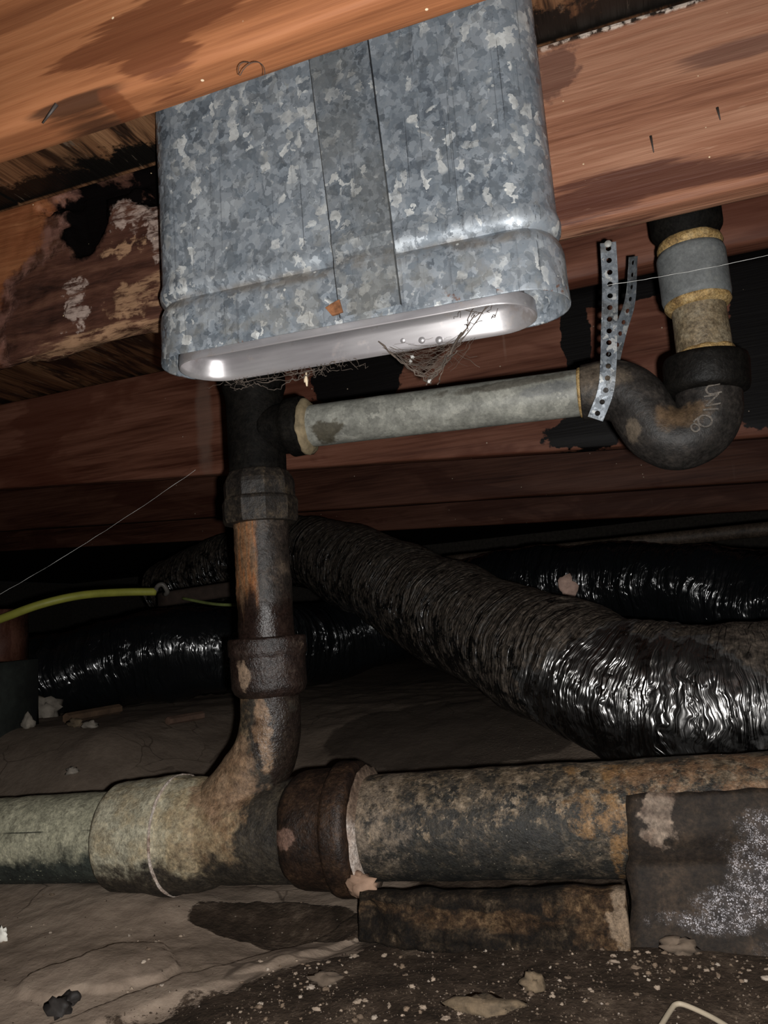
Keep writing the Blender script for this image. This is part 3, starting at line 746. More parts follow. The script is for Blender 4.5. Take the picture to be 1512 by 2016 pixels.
hub = seg('left_hub', xl0, 1, [(0, .062), (.001, .071), (.006, .0745), (xl1-xl0-.02, .0765), (xl1-xl0-.004, .0790), (xl1-xl0+.004, .0800), (xl2-xl0+.006, .0795), (xl2-xl0+.010, .0765), (xl2-xl0+.035, .0755), (xl3-xl0-.004, .0700), (xl3-xl0+.004, .0665)], WYE, .0016, 30)
seg('caulk_line', xl1+.018, 1, [(0, .0780), (.001, .0802), (.0025, .0802), (.0035, .0780)], CAULK, .0014, 50, hub)
xr0, xr1, xr2 = mx(552), mx(640), mx(694)
seg('wye_body', xl3-.006, 1, [(0, .066), (xr0-xl3, .0665), (xr0-xl3+.03, .070)], WYE, .0014, 30)
z_ = zh2
wp = smooth_path([(sx, SY, z_+.004), (sx-.002, SY, z_-.035), (sx-.014, SY, z_-.078), (sx-.050, SY, z_-.125), (sx-.105, SY, z_-.175)], 10)
obj('wye_branch', tube(wp, [.0405+.010*(i/len(wp))**1.5 for i in range(len(wp))], 40, nn_(.0016, 30)), WYE, main)
rh = seg('right_hub', xr0-.004, 1, [(0, .066), (.010, .0725), (.018, .0745), (xr1-xr0, .0755), (xr1-xr0+.002, .0760), (xr1-xr0+.004, .0820), (xr1-xr0+.008, .0830), (xr2-xr0-.008, .0825), (xr2-xr0-.002, .0795), (xr2-xr0, .067)], HUBR, .0014, 26)
V, F, U = lathe(mc(xr2-.004), mc(1), [(0, .066), (.0035, .0755), (.0050, .0745), (.0070, .0690), (.0095, .0645)], 56, lambda s, th, q: .0035*FB(q.x, q.y, q.z, 55, 3)+.004*max(0, -math.cos(th)))
obj('caulk_ring', (V, F, U), CAULK, main)
dr = P(712, 1742, Y=.90)
obj('caulk_drip', rock(dr, (.020, .012, .014), 3), plain('rusty_drip', (0.30, 0.19, 0.13), 0.8), main)
seg('right_pipe', xr2, 3, [(0, .0640), (.8, .0640), (1.6, .0640)], MAIN_R, .0014, 24)

# ================================================================ TRAP ARM, TRAP AND RISER
def over_arm(g, c, r):
    wv = g.v2('ADD', g.pos, g.sc(g.v2('SUBTRACT', g.noise(60, None, 3, 0.6, out=1), (0.5, 0.5, 0.5)), (0.03, 0.03, 0.03)))
    c = g.mix(.45, c, g.ramp(g.xyz(g.vor(65, wv))[0], [(0, (.13, .135, .125)), (.6, (.24, .245, .22)), (1, (.36, .36, .32))]))
    d1 = g.blob(P(640, 845, Y=.94), (.022, .3, .013), .55, 60, .4)
    d2 = g.blob(P(1010, 755, Y=.945), (.10, .3, .007), .5, 45, .4)
    d3 = g.blob(P(1085, 765, Y=.94), (.034, .3, .008), .4, 50, .4)
    c = g.mix(g.mul(d1, .85), c, (.045, .036, .02))
    c = g.mix(g.mul(d2, .7), c, (.06, .05, .038)); c = g.mix(g.mul(d3, .6), c, (.10, .105, .11))
    return c, r
ARM = mat_iron('grey_galvanized_pipe', [(.34, (.12, .115, .095)), (.5, (.22, .215, .185)), (.66, (.32, .315, .275))], 26, .5, .4, over_arm, .15, 0, .35)
BRASS = mat_iron('yellow_thread_paste', [(0.35, (0.10, 0.055, 0.02)), (0.5, (0.30, 0.195, 0.075)), (0.68, (0.46, 0.34, 0.17))], 60, 0.65, 0.4)
a0, a1 = P(594, 841, Y=SY), P(1152, 772, Y=SY)
arm = thing('trap_arm_pipe', (a0+a1)/2-Vector((0, 0, .03)), 'grey galvanized horizontal pipe running from the tee to the trap', 'pipe')
d_ = (a1-a0).normalized(); La = (a1-a0).length
obj('pipe', lathe(a0, a1, [(0, .0295), (La/2, .0295), (La+.004, .0295)], 36, nn_(.0004, 30), .02), ARM, arm)
obj('paste_ring', lathe(a0+d_*.003, a1, [(0, .030), (.001, .0370), (.005, .0390), (.010, .0375), (.015, .0300)], 36, nn_(.0065, 48), .002), plain('old_putty', (0.22, 0.17, 0.10), 0.8, 0, 50, .5), arm)
obj('thread_band', lathe(a1-d_*.008, a1+d_, [(0, .0300)]+[(.001+.0022*k, .0310+.0006*(k % 2)) for k in range(7)]+[(.0175, .030)], 36, nn_(.0008, 60)), BRASS, arm)

TRAP = mat_iron('dark_cast_trap', [(0.34, (0.010, 0.009, 0.008)), (0.52, (0.022, 0.019, 0.017)), (0.68, (0.044, 0.037, 0.031))], 20, 0.52, 0.25, over_trap, 0.4)
LETT = mat_iron('worn_letters', [(0.3, (0.05, 0.042, 0.034)), (0.7, (0.13, 0.11, 0.09))], 60, .5, .4)
TRAPC = mat_iron('black_collar', BLK, 24, 0.55, 0.18)
pp = [(1146, 773), (1166, 771), (1192, 768), (1226, 773), (1254, 793), (1271, 822), (1296, 852), (1334, 864), (1372, 850), (1394, 818), (1395, 780), (1392, 748), (1391, 728)]
tp = smooth_path([P(*q, Y=SY) for q in pp], 8)
trap = thing('drain_trap', P(1334, 915, Y=SY), 'black cast iron P-trap with raised lettering under the riser', 'trap')
nT = len(tp)
def trad(i):
    t = i/(nT-1)
    return .0375 if t > .22 else .0345+.003*t/.22
tb = obj('trap_body', tube(tp, [trad(i) for i in range(nT)], 40, nn_(.0007, 26)), TRAP, trap)
cA, cB = P(1392, 776, Y=SY), P(1388, 700, Y=SY)
cd_ = (cB-cA).normalized(); cl = (cB-cA).length
obj('collar', lathe(cA, cB, [(0, .040), (.004, .0470), (.010, .0485), (cl-.010, .0490), (cl-.004, .0470), (cl-.003, .035)], 40, nn_(.0008, 30)), TRAPC, trap)
hv = None
for ch, px, py, rot in (('U', 1402, 768, -86), ('N', 1400, 789, -88), ('I', 1397, 807, -95), ('Q', 1386, 829, -120), ('o', 1371, 845, -140)):
    cu = bpy.data.curves.new('letter', 'FONT'); cu.body = ch; cu.size = .024; cu.extrude = .0022; cu.align_x = 'CENTER'; cu.align_y = 'CENTER'
    to = bpy.data.objects.new('letter_tmp', cu); COL.objects.link(to)
    bpy.context.view_layer.update()
    me = bpy.data.meshes.new_from_object(to.evaluated_get(bpy.context.evaluated_depsgraph_get()))
    bpy.data.objects.remove(to); me.name = 'letter'
    q = P(px, py, Y=SY)
    # depth of the rounded trap surface at this spot
    dmin = min(math.hypot(q.x-c.x, q.z-c.z) for c in tp); yf = SY-math.sqrt(max(1e-5, .0375**2-dmin**2))
    q = P(px, py, Y=yf)
    a = math.radians(rot); ca, sa = math.cos(a), math.sin(a)
    Vs = [q+Vector((v.co.x*.85*ca-v.co.y*sa, -v.co.z-.0006, v.co.x*.85*sa+v.co.y*ca)) for v in me.vertices]
    obj('letter', (Vs, [tuple(p.vertices) for p in me.polygons]), LETT, tb, smooth=False)

rT = P(1350, 440, Y=SY); rB = P(1389, 706, Y=SY)
rx = lambda py: P(1350+(py-440)*39/266., py, Y=SY)
riser = thing('drain_riser', rB, 'short vertical pipe riser with grey coupling and yellow sealed joints above the trap', 'pipe')
def rseg(name, pa, pb, prof, m, amp=.0006, sc=40):
    A, B = rx(pa), rx(pb); L = (B-A).length
    return obj(name, lathe(A, B, [(t*L, r) for t, r in prof], 36, nn_(amp, sc), .003), m, riser)
NIP = mat_iron('tan_stained_nipple', [(0.3, (0.055, 0.036, 0.018)), (0.5, (0.15, 0.115, 0.07)), (0.66, (0.24, 0.20, 0.135)), (0.78, (0.10, 0.055, 0.02))], 34, 0.55, 0.4)
CPL = mat_iron('grey_coupling', [(0.3, (0.085, 0.090, 0.090)), (0.55, (0.13, 0.138, 0.138)), (0.75, (0.17, 0.175, 0.165))], 30, 0.6, 0.4, None, .2, 0, .3)
rseg('nipple', 600, 712, [(0, .031), (1, .0315)], NIP)
rseg('paste_ring', 690, 712, [(0, .031), (.2, .0335), (.8, .0345), (1, .031)], BRASS, .0022, 60)
rseg('paste_ring', 593, 610, [(0, .037), (.1, .0380), (.5, .0385), (.9, .0345), (1, .031)], BRASS, .0010, 60)
rseg('coupling', 496, 596, [(0, .034), (.02, .0385), (.10, .0400), (.90, .0400), (.98, .0385), (1, .035)], CPL, .0003)
rseg('paste_ring', 474, 500, [(0, .033), (.15, .0365), (.5, .0385), (.85, .0365), (1, .034)], BRASS, .0018, 60)
ep = smooth_path([rx(480), rx(445), rx(400), rx(330)], 6)
obj('upper_elbow', tube(ep, [.0345, .035, .036, .0385, .041, .042]+[.042]*(len(ep)-6), 32, nn_(.0006, 30)), IRON_BLK, riser)

# ---------------------------------------------------------------- perforated hanger strap
STRAP = mat_galv('galvanized_strap', 0.52, 120.0, 0.45, False)
def strap_strip(pts, wid, ncell, face):
    path = smooth_path(pts, 20); L = [0]
    for a, b in zip(path, path[1:]): L.append(L[-1]+(b-a).length)
    def at(s):
        s = max(0, min(L[-1]*0.9999, s))
        for i in range(len(L)-1):
            if L[i+1] >= s:
                t = (s-L[i])/max(1e-9, L[i+1]-L[i]); p = path[i].lerp(path[i+1], t); d = (path[i+1]-path[i]).normalized(); return p, d
    V, F = [], []
    cl = L[-1]/ncell; M = 16
    for c in range(ncell):
        n0 = len(V); s0 = (c+.5)*cl
        for ring in range(2):
            for k in range(M):
                a = 2*math.pi*k/M
                if ring == 0: u, v = math.cos(a)*wid*.17, math.sin(a)*wid*.17
                else:
                    m_ = max(abs(math.cos(a)), abs(math.sin(a))); u, v = math.cos(a)/m_*wid/2, math.sin(a)/m_*cl/2
                p, d = at(s0+v); fc = face(s0/L[-1])
                sd = d.cross(fc).normalized()
                V.append(p+sd*u)
        for k in range(M):
            a = n0+k; b = n0+(k+1) % M; F.append((a, b, b+M, a+M))
    return V, F
st = thing('hanger_strap', P(1199, 482, Y=.915), 'perforated galvanized hanger strap holding the pipe beside the trap', 'strap')
fr = [P(1197, 478, Y=.912), P(1201, 560, Y=.918), P(1199, 660, Y=.920), P(1197, 730, Y=.920), P(1191, 775, Y=.924), P(1172, 825, Y=.928)]
s1 = obj('front_band', strap_strip(fr, .0185, 15, lambda t: Vector((0.10, -1, 0))), STRAP, st, smooth=False)
bk_ = [P(1246, 505, Y=.975), P(1240, 590, Y=1.0), P(1222, 650, Y=1.01), P(1205, 720, Y=1.012), P(1190, 800, Y=1.014)]
s2 = obj('rear_band', strap_strip(bk_, .0175, 13, lambda t: Vector((1.3-1.1*t, -1, 0)).normalized()), STRAP, st, smooth=False)
for s_ in (s1, s2):
    md = s_.modifiers.new('thickness', 'SOLIDIFY'); md.thickness = .0011
q = P(1197, 480, Y=.910)
obj('nail_head', lathe(q+Vector((0, .004, 0)), q-Vector((0, .05, 0)), [(0, .003), (.004, .0045), (.005, .0040)], 14), plain('zinc_nail', (0.35, 0.35, 0.33), 0.6, 0.2), st)

# subfloor blocking seen above the riser
bb = P(1270, 520, Y=1.25)
o = obj('blocking', timber(lin(-.09, .34, 24), 1.16, 1.20, .860, 1.037, 8, .003, seed=21), mat_joist_far(8.0, 1.0, False))
tag(o, 'short brown wooden blocking behind the strap and riser top', 'wood block')

# ================================================================ FLEXIBLE DUCTS
def flex(name, pts, rad, label, m, coil=.030, amp=.0035, n=46, seg_=64, rough=1.0):
    path = smooth_path(pts, n)
    def rf(L, th, q):
        a = amp*(0.55+0.45*NZ(q.x, q.y, q.z, 7))
        w_ = math.sin(2*math.pi*(L/coil)+th+2.2*NZ(L*12, math.cos(th)*1.5, math.sin(th)*1.5))
        return a*w_+.010*rough*FB(q.x, q.y, q.z, 6, 2)+.0030*rough*abs(NZ(L*42, math.cos(th)*2.2, math.sin(th)*2.2))
    t = thing(name, (min(path, key=lambda p: p.z))-Vector((0, 0, rad)), label, 'duct', 'flexible ducts')
    obj('sleeve', tube(path, rad, seg_, rf), m, t)
    return t, path
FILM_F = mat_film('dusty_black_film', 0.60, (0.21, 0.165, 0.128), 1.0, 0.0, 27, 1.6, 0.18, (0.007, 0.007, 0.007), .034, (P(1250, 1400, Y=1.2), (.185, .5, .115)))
FILM_B = mat_film('glossy_black_film', 0.10, (0.030, 0.028, 0.026), 1.0, 4.0, 24, 2.0, 0.19, (0.006, 0.007, 0.008), .017, None, 1.0)
fp = [Vector((.95, 1.30, .185)), Vector((.50, 1.285, .185)), P(1440, 1385, Y=1.29), P(1290, 1375, Y=1.32), P(1120, 1310, Y=1.42), P(900, 1215, Y=1.70), P(720, 1128, Y=2.03), P(600, 1085, Y=2.32), P(480, 1105, Y=2.48), P(330, 1160, Y=2.65)]
fd, fpath = flex('flex_duct', fp, .118, 'dusty black flexible duct slanting down from behind the stack to right', FILM_F, .034, .0008, 40, 72, 1.3)
# plastic band round the near bend
k = min(range(len(fpath)), key=lambda i: (fpath[i]-P(1330, 1380, Y=1.31)).length)
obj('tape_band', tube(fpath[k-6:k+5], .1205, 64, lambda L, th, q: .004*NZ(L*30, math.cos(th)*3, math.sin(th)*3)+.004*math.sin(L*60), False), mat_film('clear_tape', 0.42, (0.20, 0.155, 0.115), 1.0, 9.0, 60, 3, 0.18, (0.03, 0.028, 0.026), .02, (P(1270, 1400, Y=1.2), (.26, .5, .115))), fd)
bp = [P(-160, 1400, Y=1.62), P(60, 1345, Y=1.70), P(260, 1300, Y=1.80), P(460, 1278, Y=1.93), P(640, 1262, Y=2.22), P(800, 1214, Y=2.36), P(960, 1168, Y=2.34), P(1200, 1152, Y=2.22), P(1420, 1168, Y=2.10), P(1640, 1200, Y=2.0), P(1900, 1240, Y=1.95)]
bd, bpath = flex('flex_duct', bp, .120, 'glossy black flexible duct along the back, pink torn patch at right', FILM_B, .040, .0015, 40, 64, 1.5)
# torn patch where the lining shows
pc = P(1129, 1157, Y=1.93)
V, F = [], []
m_ = 22
kk = min(range(len(bpath)), key=lambda i: (bpath[i]-P(1129, 1155, Y=2.26)).length); bc = bpath[kk]
ring = []
for i in range(m_):
    a = 2*math.pi*i/m_; r = 1+.55*NZ(math.cos(a)*1.6, math.sin(a)*1.6, 4.2)
    ring.append((math.cos(a)*.024*r, math.sin(a)*.034*r+.003))
for f__ in (0.0, 0.5, 1.0):
    for (u, v) in ring:
        u2, v2 = u*f__, v*f__
        zz = v2-.008; yy = -math.sqrt(max(0, .1360**2-min(.118, abs(zz))**2))
        V.append(Vector((bc.x+u2, bc.y+yy+.002*NZ(u2*90, v2*90, 0), bc.z+zz)))
for rI in range(2):
    for i in range(m_): a = rI*m_+i; b = rI*m_+(i+1) % m_; F.append((a, b, b+m_, a+m_))
pt = obj('torn_patch', (V, F), plain('pink_insulation_paper', (0.62, 0.42, 0.34), 0.8, 0, 60, .3), bd)
pt.modifiers.new('thickness', 'SOLIDIFY').thickness = .002; pt['label'] = 'pale pink torn patch'

# iron pipe above the back duct
o = obj('water_pipe', lathe(P(880, 1106, Y=2.60), P(1700, 1022, Y=2.50), [(0, .022), (.4, .022), (2.6, .022)], 20, nn_(.0006, 30), .05), mat_iron('brown_pipe', [(0.3, (0.04, 0.028, 0.02)), (0.7, (0.10, 0.072, 0.052))], 20, .6))
tag(o, 'thin brown pipe running above the glossy duct at the right', 'pipe')
# pier and post at the left
q0, q1 = P(-60, 1222, Y=1.36), P(57, 1298, Y=1.46)
o = obj('wood_post', timber(lin(q0.x-.1, q1.x, 12), 1.36, 1.46, q1.z, q0.z+.02, 8, .003, seed=31), mat_joist_far(9.0, .45, False)); tag(o, 'reddish wooden block on top of the pier at the left edge', 'wood block')
q2 = P(76, 1400, Y=1.48)
o = obj('concrete_pier', timber(lin(q0.x-.12, q2.x, 14), 1.34, 1.48, ground_h(q2.x, 1.4)-.02, q1.z-.001, 10, .005, seed=33), plain('mossy_concrete', (0.013, 0.016, 0.013), .9, 0, 30, .5, .6)); tag(o, 'dark greenish concrete pier block at the left edge below the yellow cable', 'pier')

# yellow cable
cpts = [P(-120, 1262, Y=1.33), P(0, 1219, Y=1.33), P(80, 1190, Y=1.36), P(160, 1172, Y=1.42), P(240, 1166, Y=1.50), P(306, 1165, Y=1.56)]
cab = thing('yellow_cable', cpts[2], 'flat yellow electrical cable drooping in from the left edge', 'cable')
V, F, U = tube(smooth_path(cpts, 14), .0092, 14)
obj('sheath', (V, F, U), plain('yellow_sheath', (0.27, 0.27, 0.045), .5, 0, 30, .15), cab)
q = P(313, 1162, Y=1.56)
obj('cable_clamp', tube(smooth_path([q+Vector((-.012, 0, -.004)), q+Vector((0, -.004, .010)), q+Vector((.012, 0, .012)), q+Vector((.016, .01, -.004)), q+Vector((.004, .02, -.010))], 6), .0055, 10), plain('grey_clamp', (0.10, 0.09, 0.08), .5), cab)
o = obj('green_cable', tube(smooth_path([P(360, 1178, Y=1.75), P(420, 1189, Y=1.74), P(470, 1190, Y=1.74), P(540, 1180, Y=1.76)], 8), .004, 8), plain('green_sheath', (0.14, 0.17, 0.05), .6)); tag(o, 'thin dull green cable just left of the stack pipe', 'cable')
q0, q1 = P(315, 1180, Y=1.78), P(520, 1150, Y=1.78)
o = obj('wood_batten', timber(lin(q0.x, q1.x, 10), 1.77, 1.80, lambda x: q0.z-.02+(q1.z-q0.z)*(x-q0.x)/(q1.x-q0.x), lambda x: q0.z+.018+(q1.z-q0.z)*(x-q0.x)/(q1.x-q0.x), 4, .001, seed=41), plain('dark_batten', (0.035, 0.022, 0.016), .8)); tag(o, 'dark narrow wooden batten behind the stack at cable height', 'board')

# ================================================================ LOWER RIGHT: TAR PAPER, ROTTEN BOARD
def over_tar(g, c, r):
    p = g.blob(P(1295, 1612, Y=.895), (.018, .3, .036), .6, 35, .2)
    p2 = g.blob(P(1300, 1640, Y=.89), (.022, .3, .014), .7, 35, .3)
    c = g.mix(g.mul(g.mx(p, p2), .85), c, g.ramp(g.noise(60), [(.35, (.11, .075, .055)), (.65, (.30, .23, .175))]))
    e = g.mx(g.mx(g.blob(P(1400, 1828, Y=.865), (.040, .3, .008), .45, 34, .7), g.blob(P(1460, 1806, Y=.866), (.040, .3, .013), .5, 34, .7)), g.blob(P(1522, 1745, Y=.87), (.034, .3, .055), .45, 28, .7))
    gr = g.mul(g.step(g.vor(420, out='Distance'), .25, .42, 1, 0), g.step(g.xyz(g.vor(420))[0], .35, .4))
    gr2 = g.mul(g.step(g.vor(900, out='Distance'), .30, .48, 1, 0), g.step(g.noise(120, None, 4, .7), .47, .55))
    gr = g.mul(gr, g.step(g.noise(70, None, 4, .7), .42, .52))
    c = g.mix(g.mul(g.mul(e, g.mx(gr, gr2)), .9), c, (.52, .50, .53))
    c = g.mix(g.mul(e, .10), c, (.25, .23, .24))
    return c, r
TAR = mat_iron('brown_tar_paper', [(0.36, (0.010, 0.006, 0.004)), (0.52, (0.021, 0.014, 0.009)), (0.68, (0.046, 0.030, 0.019))], 22, .75, .3, over_tar, .35)
V, F = [], []; nx_, nv = 60, 26
for i in range(nx_+1):
    x = -.050+.75*i/nx_
    c = mc(x)
    for j in range(nv+1):
        t = j/nv
        if t < .55:
            th = math.radians(34-64*t/.55); r = .0665+.002*NZ(x*8, t*5, 0)
            y, z = c.y-r*math.cos(th), c.z+r*math.sin(th)
        else:
            u = (t-.55)/.45; th = math.radians(-30); y1_, z1_ = c.y-.0665*math.cos(th), c.z+.0665*math.sin(th)
            z = z1_+(.004-z1_)*u; y = y1_-(.045)*u**1.3
        dx = -.012*t+.004*NZ(t*6, 1, 2) if i == 0 else (-.012*t)
        dz = (.006*FB(x, 0, 1, 22, 3) if j == 0 else 0)
        V.append((x+dx, y-.002+.0015*NZ(x*14, t*9, 4), z+dz))
for i in range(nx_):
    for j in range(nv): a = i*(nv+1)+j; F.append((a, a+nv+1, a+nv+2, a+1))
o = obj('tar_paper', (V, F), TAR); o.modifiers.new('thickness', 'SOLIDIFY').thickness = .0035
tag(o, 'dark brown tar paper sheet with white crust wrapped over the drain at right', 'paper')

def over_board(g, c, r):
    o1 = g.blob(P(1000, 1800, Y=.88), (.12, .3, .010), .8, 30, .4, g.sc(g.pos, (.4, 1, 1)))
    o2 = g.blob(P(1190, 1775, Y=.88), (.035, .3, .035), .9, 30, .4)
    o3 = g.blob(P(1225, 1800, Y=.88), (.012, .3, .04), .8, 40, .3)
    c = g.mix(g.mul(g.mx(o1, o2), .6), c, g.ramp(g.noise(70, None, 6, .75), [(.38, (.02, .011, .006)), (.5, (.07, .038, .018)), (.63, (.20, .125, .065))]))
    c = g.mix(g.mul(o3, .7), c, (.27, .20, .14))
    return c, r
BRD = mat_iron('rotten_board', [(0.40, (0.005, 0.0035, 0.0025)), (0.52, (0.015, 0.010, 0.006)), (0.61, (0.045, 0.031, 0.019)), (0.72, (.14, .10, .065))], 42, .85, .2, over_board, .9)
def brd(v, s, u):
    if s in ('f', 'u'): v.y += .011*FB(v.x, v.y, v.z, 17, 5)-.012*(1-(v.z-.0)/.07)+.004*FB(v.x, 2, v.z, 60, 3)
    v.y += .012*max(0, 1-(v.x-q0.x)/.07)
    if s == 't': v.z += .004*FB(v.x, 0, 0, 12, 3)
    return v
q0, q1 = P(715, 1800, Y=.89), P(1236, 1800, Y=.875)
o = obj('rotten_board', timber(lin(q0.x, q1.x, 130), .868, .897, lambda x: .002, lambda x: .052+.055*(x-q0.x)+.004*NZ(x*30, 0, 0), 16, .002, brd, seed=51), BRD)
tag(o, 'crumbling brown board edge packed under the drain, cut square at the tar paper', 'board')

# ================================================================ DEBRIS
PEB = [plain('pebble_pale', (0.26, 0.20, 0.15), .8), plain('pebble_brown', (0.14, 0.098, 0.066), .8), plain('pebble_white', (0.34, 0.28, 0.225), .75)]
def on_ground(px, py):
    z = 0.0
    for _ in range(12):
        q = P(px, py, Z=z); z = ground_h(q.x, q.y)
    return Vector((q.x, q.y, z))
rnd = random.Random(4)
cl = [(590, 1925, 90, 45, 34, 'in the dark dirt patch below the wye'), (700, 1990, 120, 25, 20, 'at the bottom edge left of the flat clod'), (1230, 1900, 230, 60, 50, 'on the dark dirt right of the tan stone'),
      (1000, 1960, 260, 45, 30, 'around the long flat tan clod'), (1400, 1885, 110, 35, 36, 'along the foot of the tar paper'), (290, 1890, 60, 60, 14, 'on the pale mud left of the crack'),
      (820, 1870, 110, 40, 20, 'in front of the left end of the rotten board'), (150, 1800, 140, 60, 8, 'on the smooth mud below the left pipe'), (480, 1990, 110, 25, 12, 'on the pale mud strip at the bottom')]
for (cx, cy, sx_, sy_, nn, where) in cl:
    for i in range(nn):
        px, py = cx+rnd.gauss(0, .6)*sx_, cy+rnd.gauss(0, .6)*sy_
        if py > 2050 or px < -20 or px > 1530 or py < 1868 and px > 690: continue
        q = on_ground(px, py); r = rnd.choice((.0009, .0012, .0012, .0015, .0018, .0024))
        o = obj('pebble', rock(q+Vector((0, 0, r*.35)), (r*rnd.uniform(.8, 1.9), r*rnd.uniform(.8, 1.5), r*.8), rnd.random()*50), PEB[rnd.choice((0, 0, 0, 1, 1, 1, 2))])
        tag(o, 'tiny pebble '+where, 'pebble', 'pebbles '+where)
g = G('mixed_grit'); g.fin(g.ramp(g.geo.outputs['Random Per Island'], [(0, (.02, .013, .009)), (.55, (.06, .042, .029)), (.85, (.13, .095, .068)), (.97, (.19, .15, .115)), (1, (.34, .29, .25))]), .85, spec=.2)
V, F = [], []
for i in range(9000):
    px, py = rnd.uniform(-10, 1525), rnd.uniform(1770, 2030)
    q = on_ground(px, py)
    dark_side = py > 2016-(px-215)*.30 or px > 715 and py > 1862
    if not dark_side and rnd.random() > .06 or (py < 1862 and px > 690): continue
    if mn.noise(Vector((q.x*14, q.y*14, 2.0)))+rnd.gauss(0, .35) < -.1: continue
    r = .0005+.0011*rnd.random()**3; n0 = len(V)
    for k in range(6):
        d = ((1, 0, 0), (-1, 0, 0), (0, 1, 0), (0, -1, 0), (0, 0, 1), (0, 0, -1))[k]
        V.append(q+Vector(d)*r*rnd.uniform(.6, 1.5)+Vector((0, 0, r*.3)))
    for a, b, c in ((0, 2, 4), (2, 1, 4), (1, 3, 4), (3, 0, 4), (2, 0, 5), (1, 2, 5), (3, 1, 5), (0, 3, 5)): F.append((n0+a, n0+b, n0+c))
o = obj('grit', (V, F), g.m, smooth=False, kind='stuff'); tag(o, 'fine brown and pale grit strewn over the dark dirt', 'grit')
def stone(name, px, py, r, seed, m, label, cat, up=.5):
    q = on_ground(px, py); o = obj(name, rock(q+Vector((0, 0, r[2]*up)), r, seed), m); return tag(o, label, cat)
ST = plain('stone_grey', (0.23, 0.20, 0.165), .85); ST2 = plain('stone_tan', (0.115, 0.082, 0.050), .85, 0, 90, .5, .6); MUD = plain('mud_clod', (0.13, 0.095, 0.068), .9)
stone('stone', 728, 1822, (.007, .006, .010), 2, plain('stone_cream', (0.42, 0.33, 0.25), .8), 'small cream angular stone below the caulk ring of the drain', 'stone')
stone('stone', 945, 1985, (.034, .012, .007), 5, ST2, 'long flat tan clod on the dirt at bottom center', 'stone')
stone('stone', 1050, 1945, (.013, .010, .008), 8, ST2, 'rounded tan stone right of the long flat clod', 'stone')
stone('stone', 640, 1935, (.018, .009, .006), 11, MUD, 'low brown clod on the dirt left of center', 'stone')
stone('stone', 1340, 1875, (.017, .011, .009), 12, MUD, 'low brown clod in front of the tar paper', 'stone')
stone('stone', 958, 1995, (.005, .005, .004), 13, plain('stone_peach', (0.5, 0.33, 0.2), .8), 'tiny peach chip in front of the long flat clod', 'stone')
stone('dark_lump', 118, 1995, (.014, .010, .009), 15, plain('black_lump', (0.022, 0.018, 0.016), .7), 'larger blackish lump on the pale mud at bottom left', 'lump')
stone('dark_lump', 138, 1975, (.009, .008, .007), 16, plain('black_lump', (0.020, 0.016, 0.014), .7), 'smaller blackish lump touching the larger one at bottom left', 'lump')
q = on_ground(4, 1852)
o = obj('white_chip', rock(q+Vector((0, 0, .006)), (.008, .004, .010), 18), plain('white_plastic', (0.85, 0.82, 0.74), .5, 0, 20, .05)); tag(o, 'small bright white chip at the left edge of the mud', 'chip')
q = on_ground(1080, 1862)
o = obj('shell_chip', tube(smooth_path([q+Vector((-.006, .004, .006)), q+Vector((-.008, 0, .014)), q+Vector((-.002, -.002, .006)), q+Vector((.006, 0, .010)), q+Vector((.008, 0, .004))], 6), .0022, 8), PEB[0]); tag(o, 'curled pale shell fragment at the foot of the rotten board', 'shell')
q = on_ground(1165, 1858)
o = obj('wood_chip', rock(q+Vector((.0, 0, .006)), (.014, .004, .004), 22), plain('chip_tan', (0.33, 0.24, 0.15), .8)); tag(o, 'slender tan wood chip beside the cut end of the rotten board', 'wood chip')
wpts = [on_ground(1300, 2040), on_ground(1322, 2004), on_ground(1333, 1992), on_ground(1352, 1994), on_ground(1400, 2016), on_ground(1440, 2040)]
o = obj('bent_wire', tube(smooth_path([p+Vector((0, 0, .006)) for p in wpts], 8), .0022, 10), plain('tan_wire', (0.36, 0.30, 0.22), .6, 0, 20, .1)); tag(o, 'pale bent wire loop poking up at the bottom right corner', 'wire')
# rubble in front of the left duct
for (px, py, r, lab) in ((88, 1412, (.045, .03, .032), 'largest pale rubble stone beside the concrete pier'), (55, 1432, (.014, .012, .016), 'upright little rubble stone below the largest one'),
                         (50, 1466, (.030, .012, .008), 'flat rubble piece lowest at the left edge'), (150, 1430, (.020, .012, .010), 'yellowish rubble stone in the middle of the rubble'),
                         (178, 1428, (.018, .012, .010), 'pale rubble stone at right end of the rubble'), (140, 1446, (.012, .010, .007), 'small rubble stone nearest the drain')):
    stone('rubble_stone', px, py, r, px*.1, ST2 if 'yellow' in lab else ST, lab, 'stone')
q0 = on_ground(130, 1425); q1 = on_ground(235, 1405)
o = obj('wood_scrap', tube([q0+Vector((0, 0, .012)), q1+Vector((0, 0, .012))], .012, 6), plain('scrap_wood', (0.10, 0.06, 0.035), .85), smooth=False); tag(o, 'thin brown wood scrap lying behind the rubble stones', 'wood scrap')
q0 = on_ground(330, 1412); q1 = on_ground(398, 1400)
o = obj('wood_scrap', tube([q0+Vector((0, 0, .008)), q1+Vector((0, 0, .008))], .010, 6), plain('scrap_wood', (0.11, 0.065, 0.045), .85), smooth=False); tag(o, 'short wood scrap at the foot of the glossy duct', 'wood scrap')

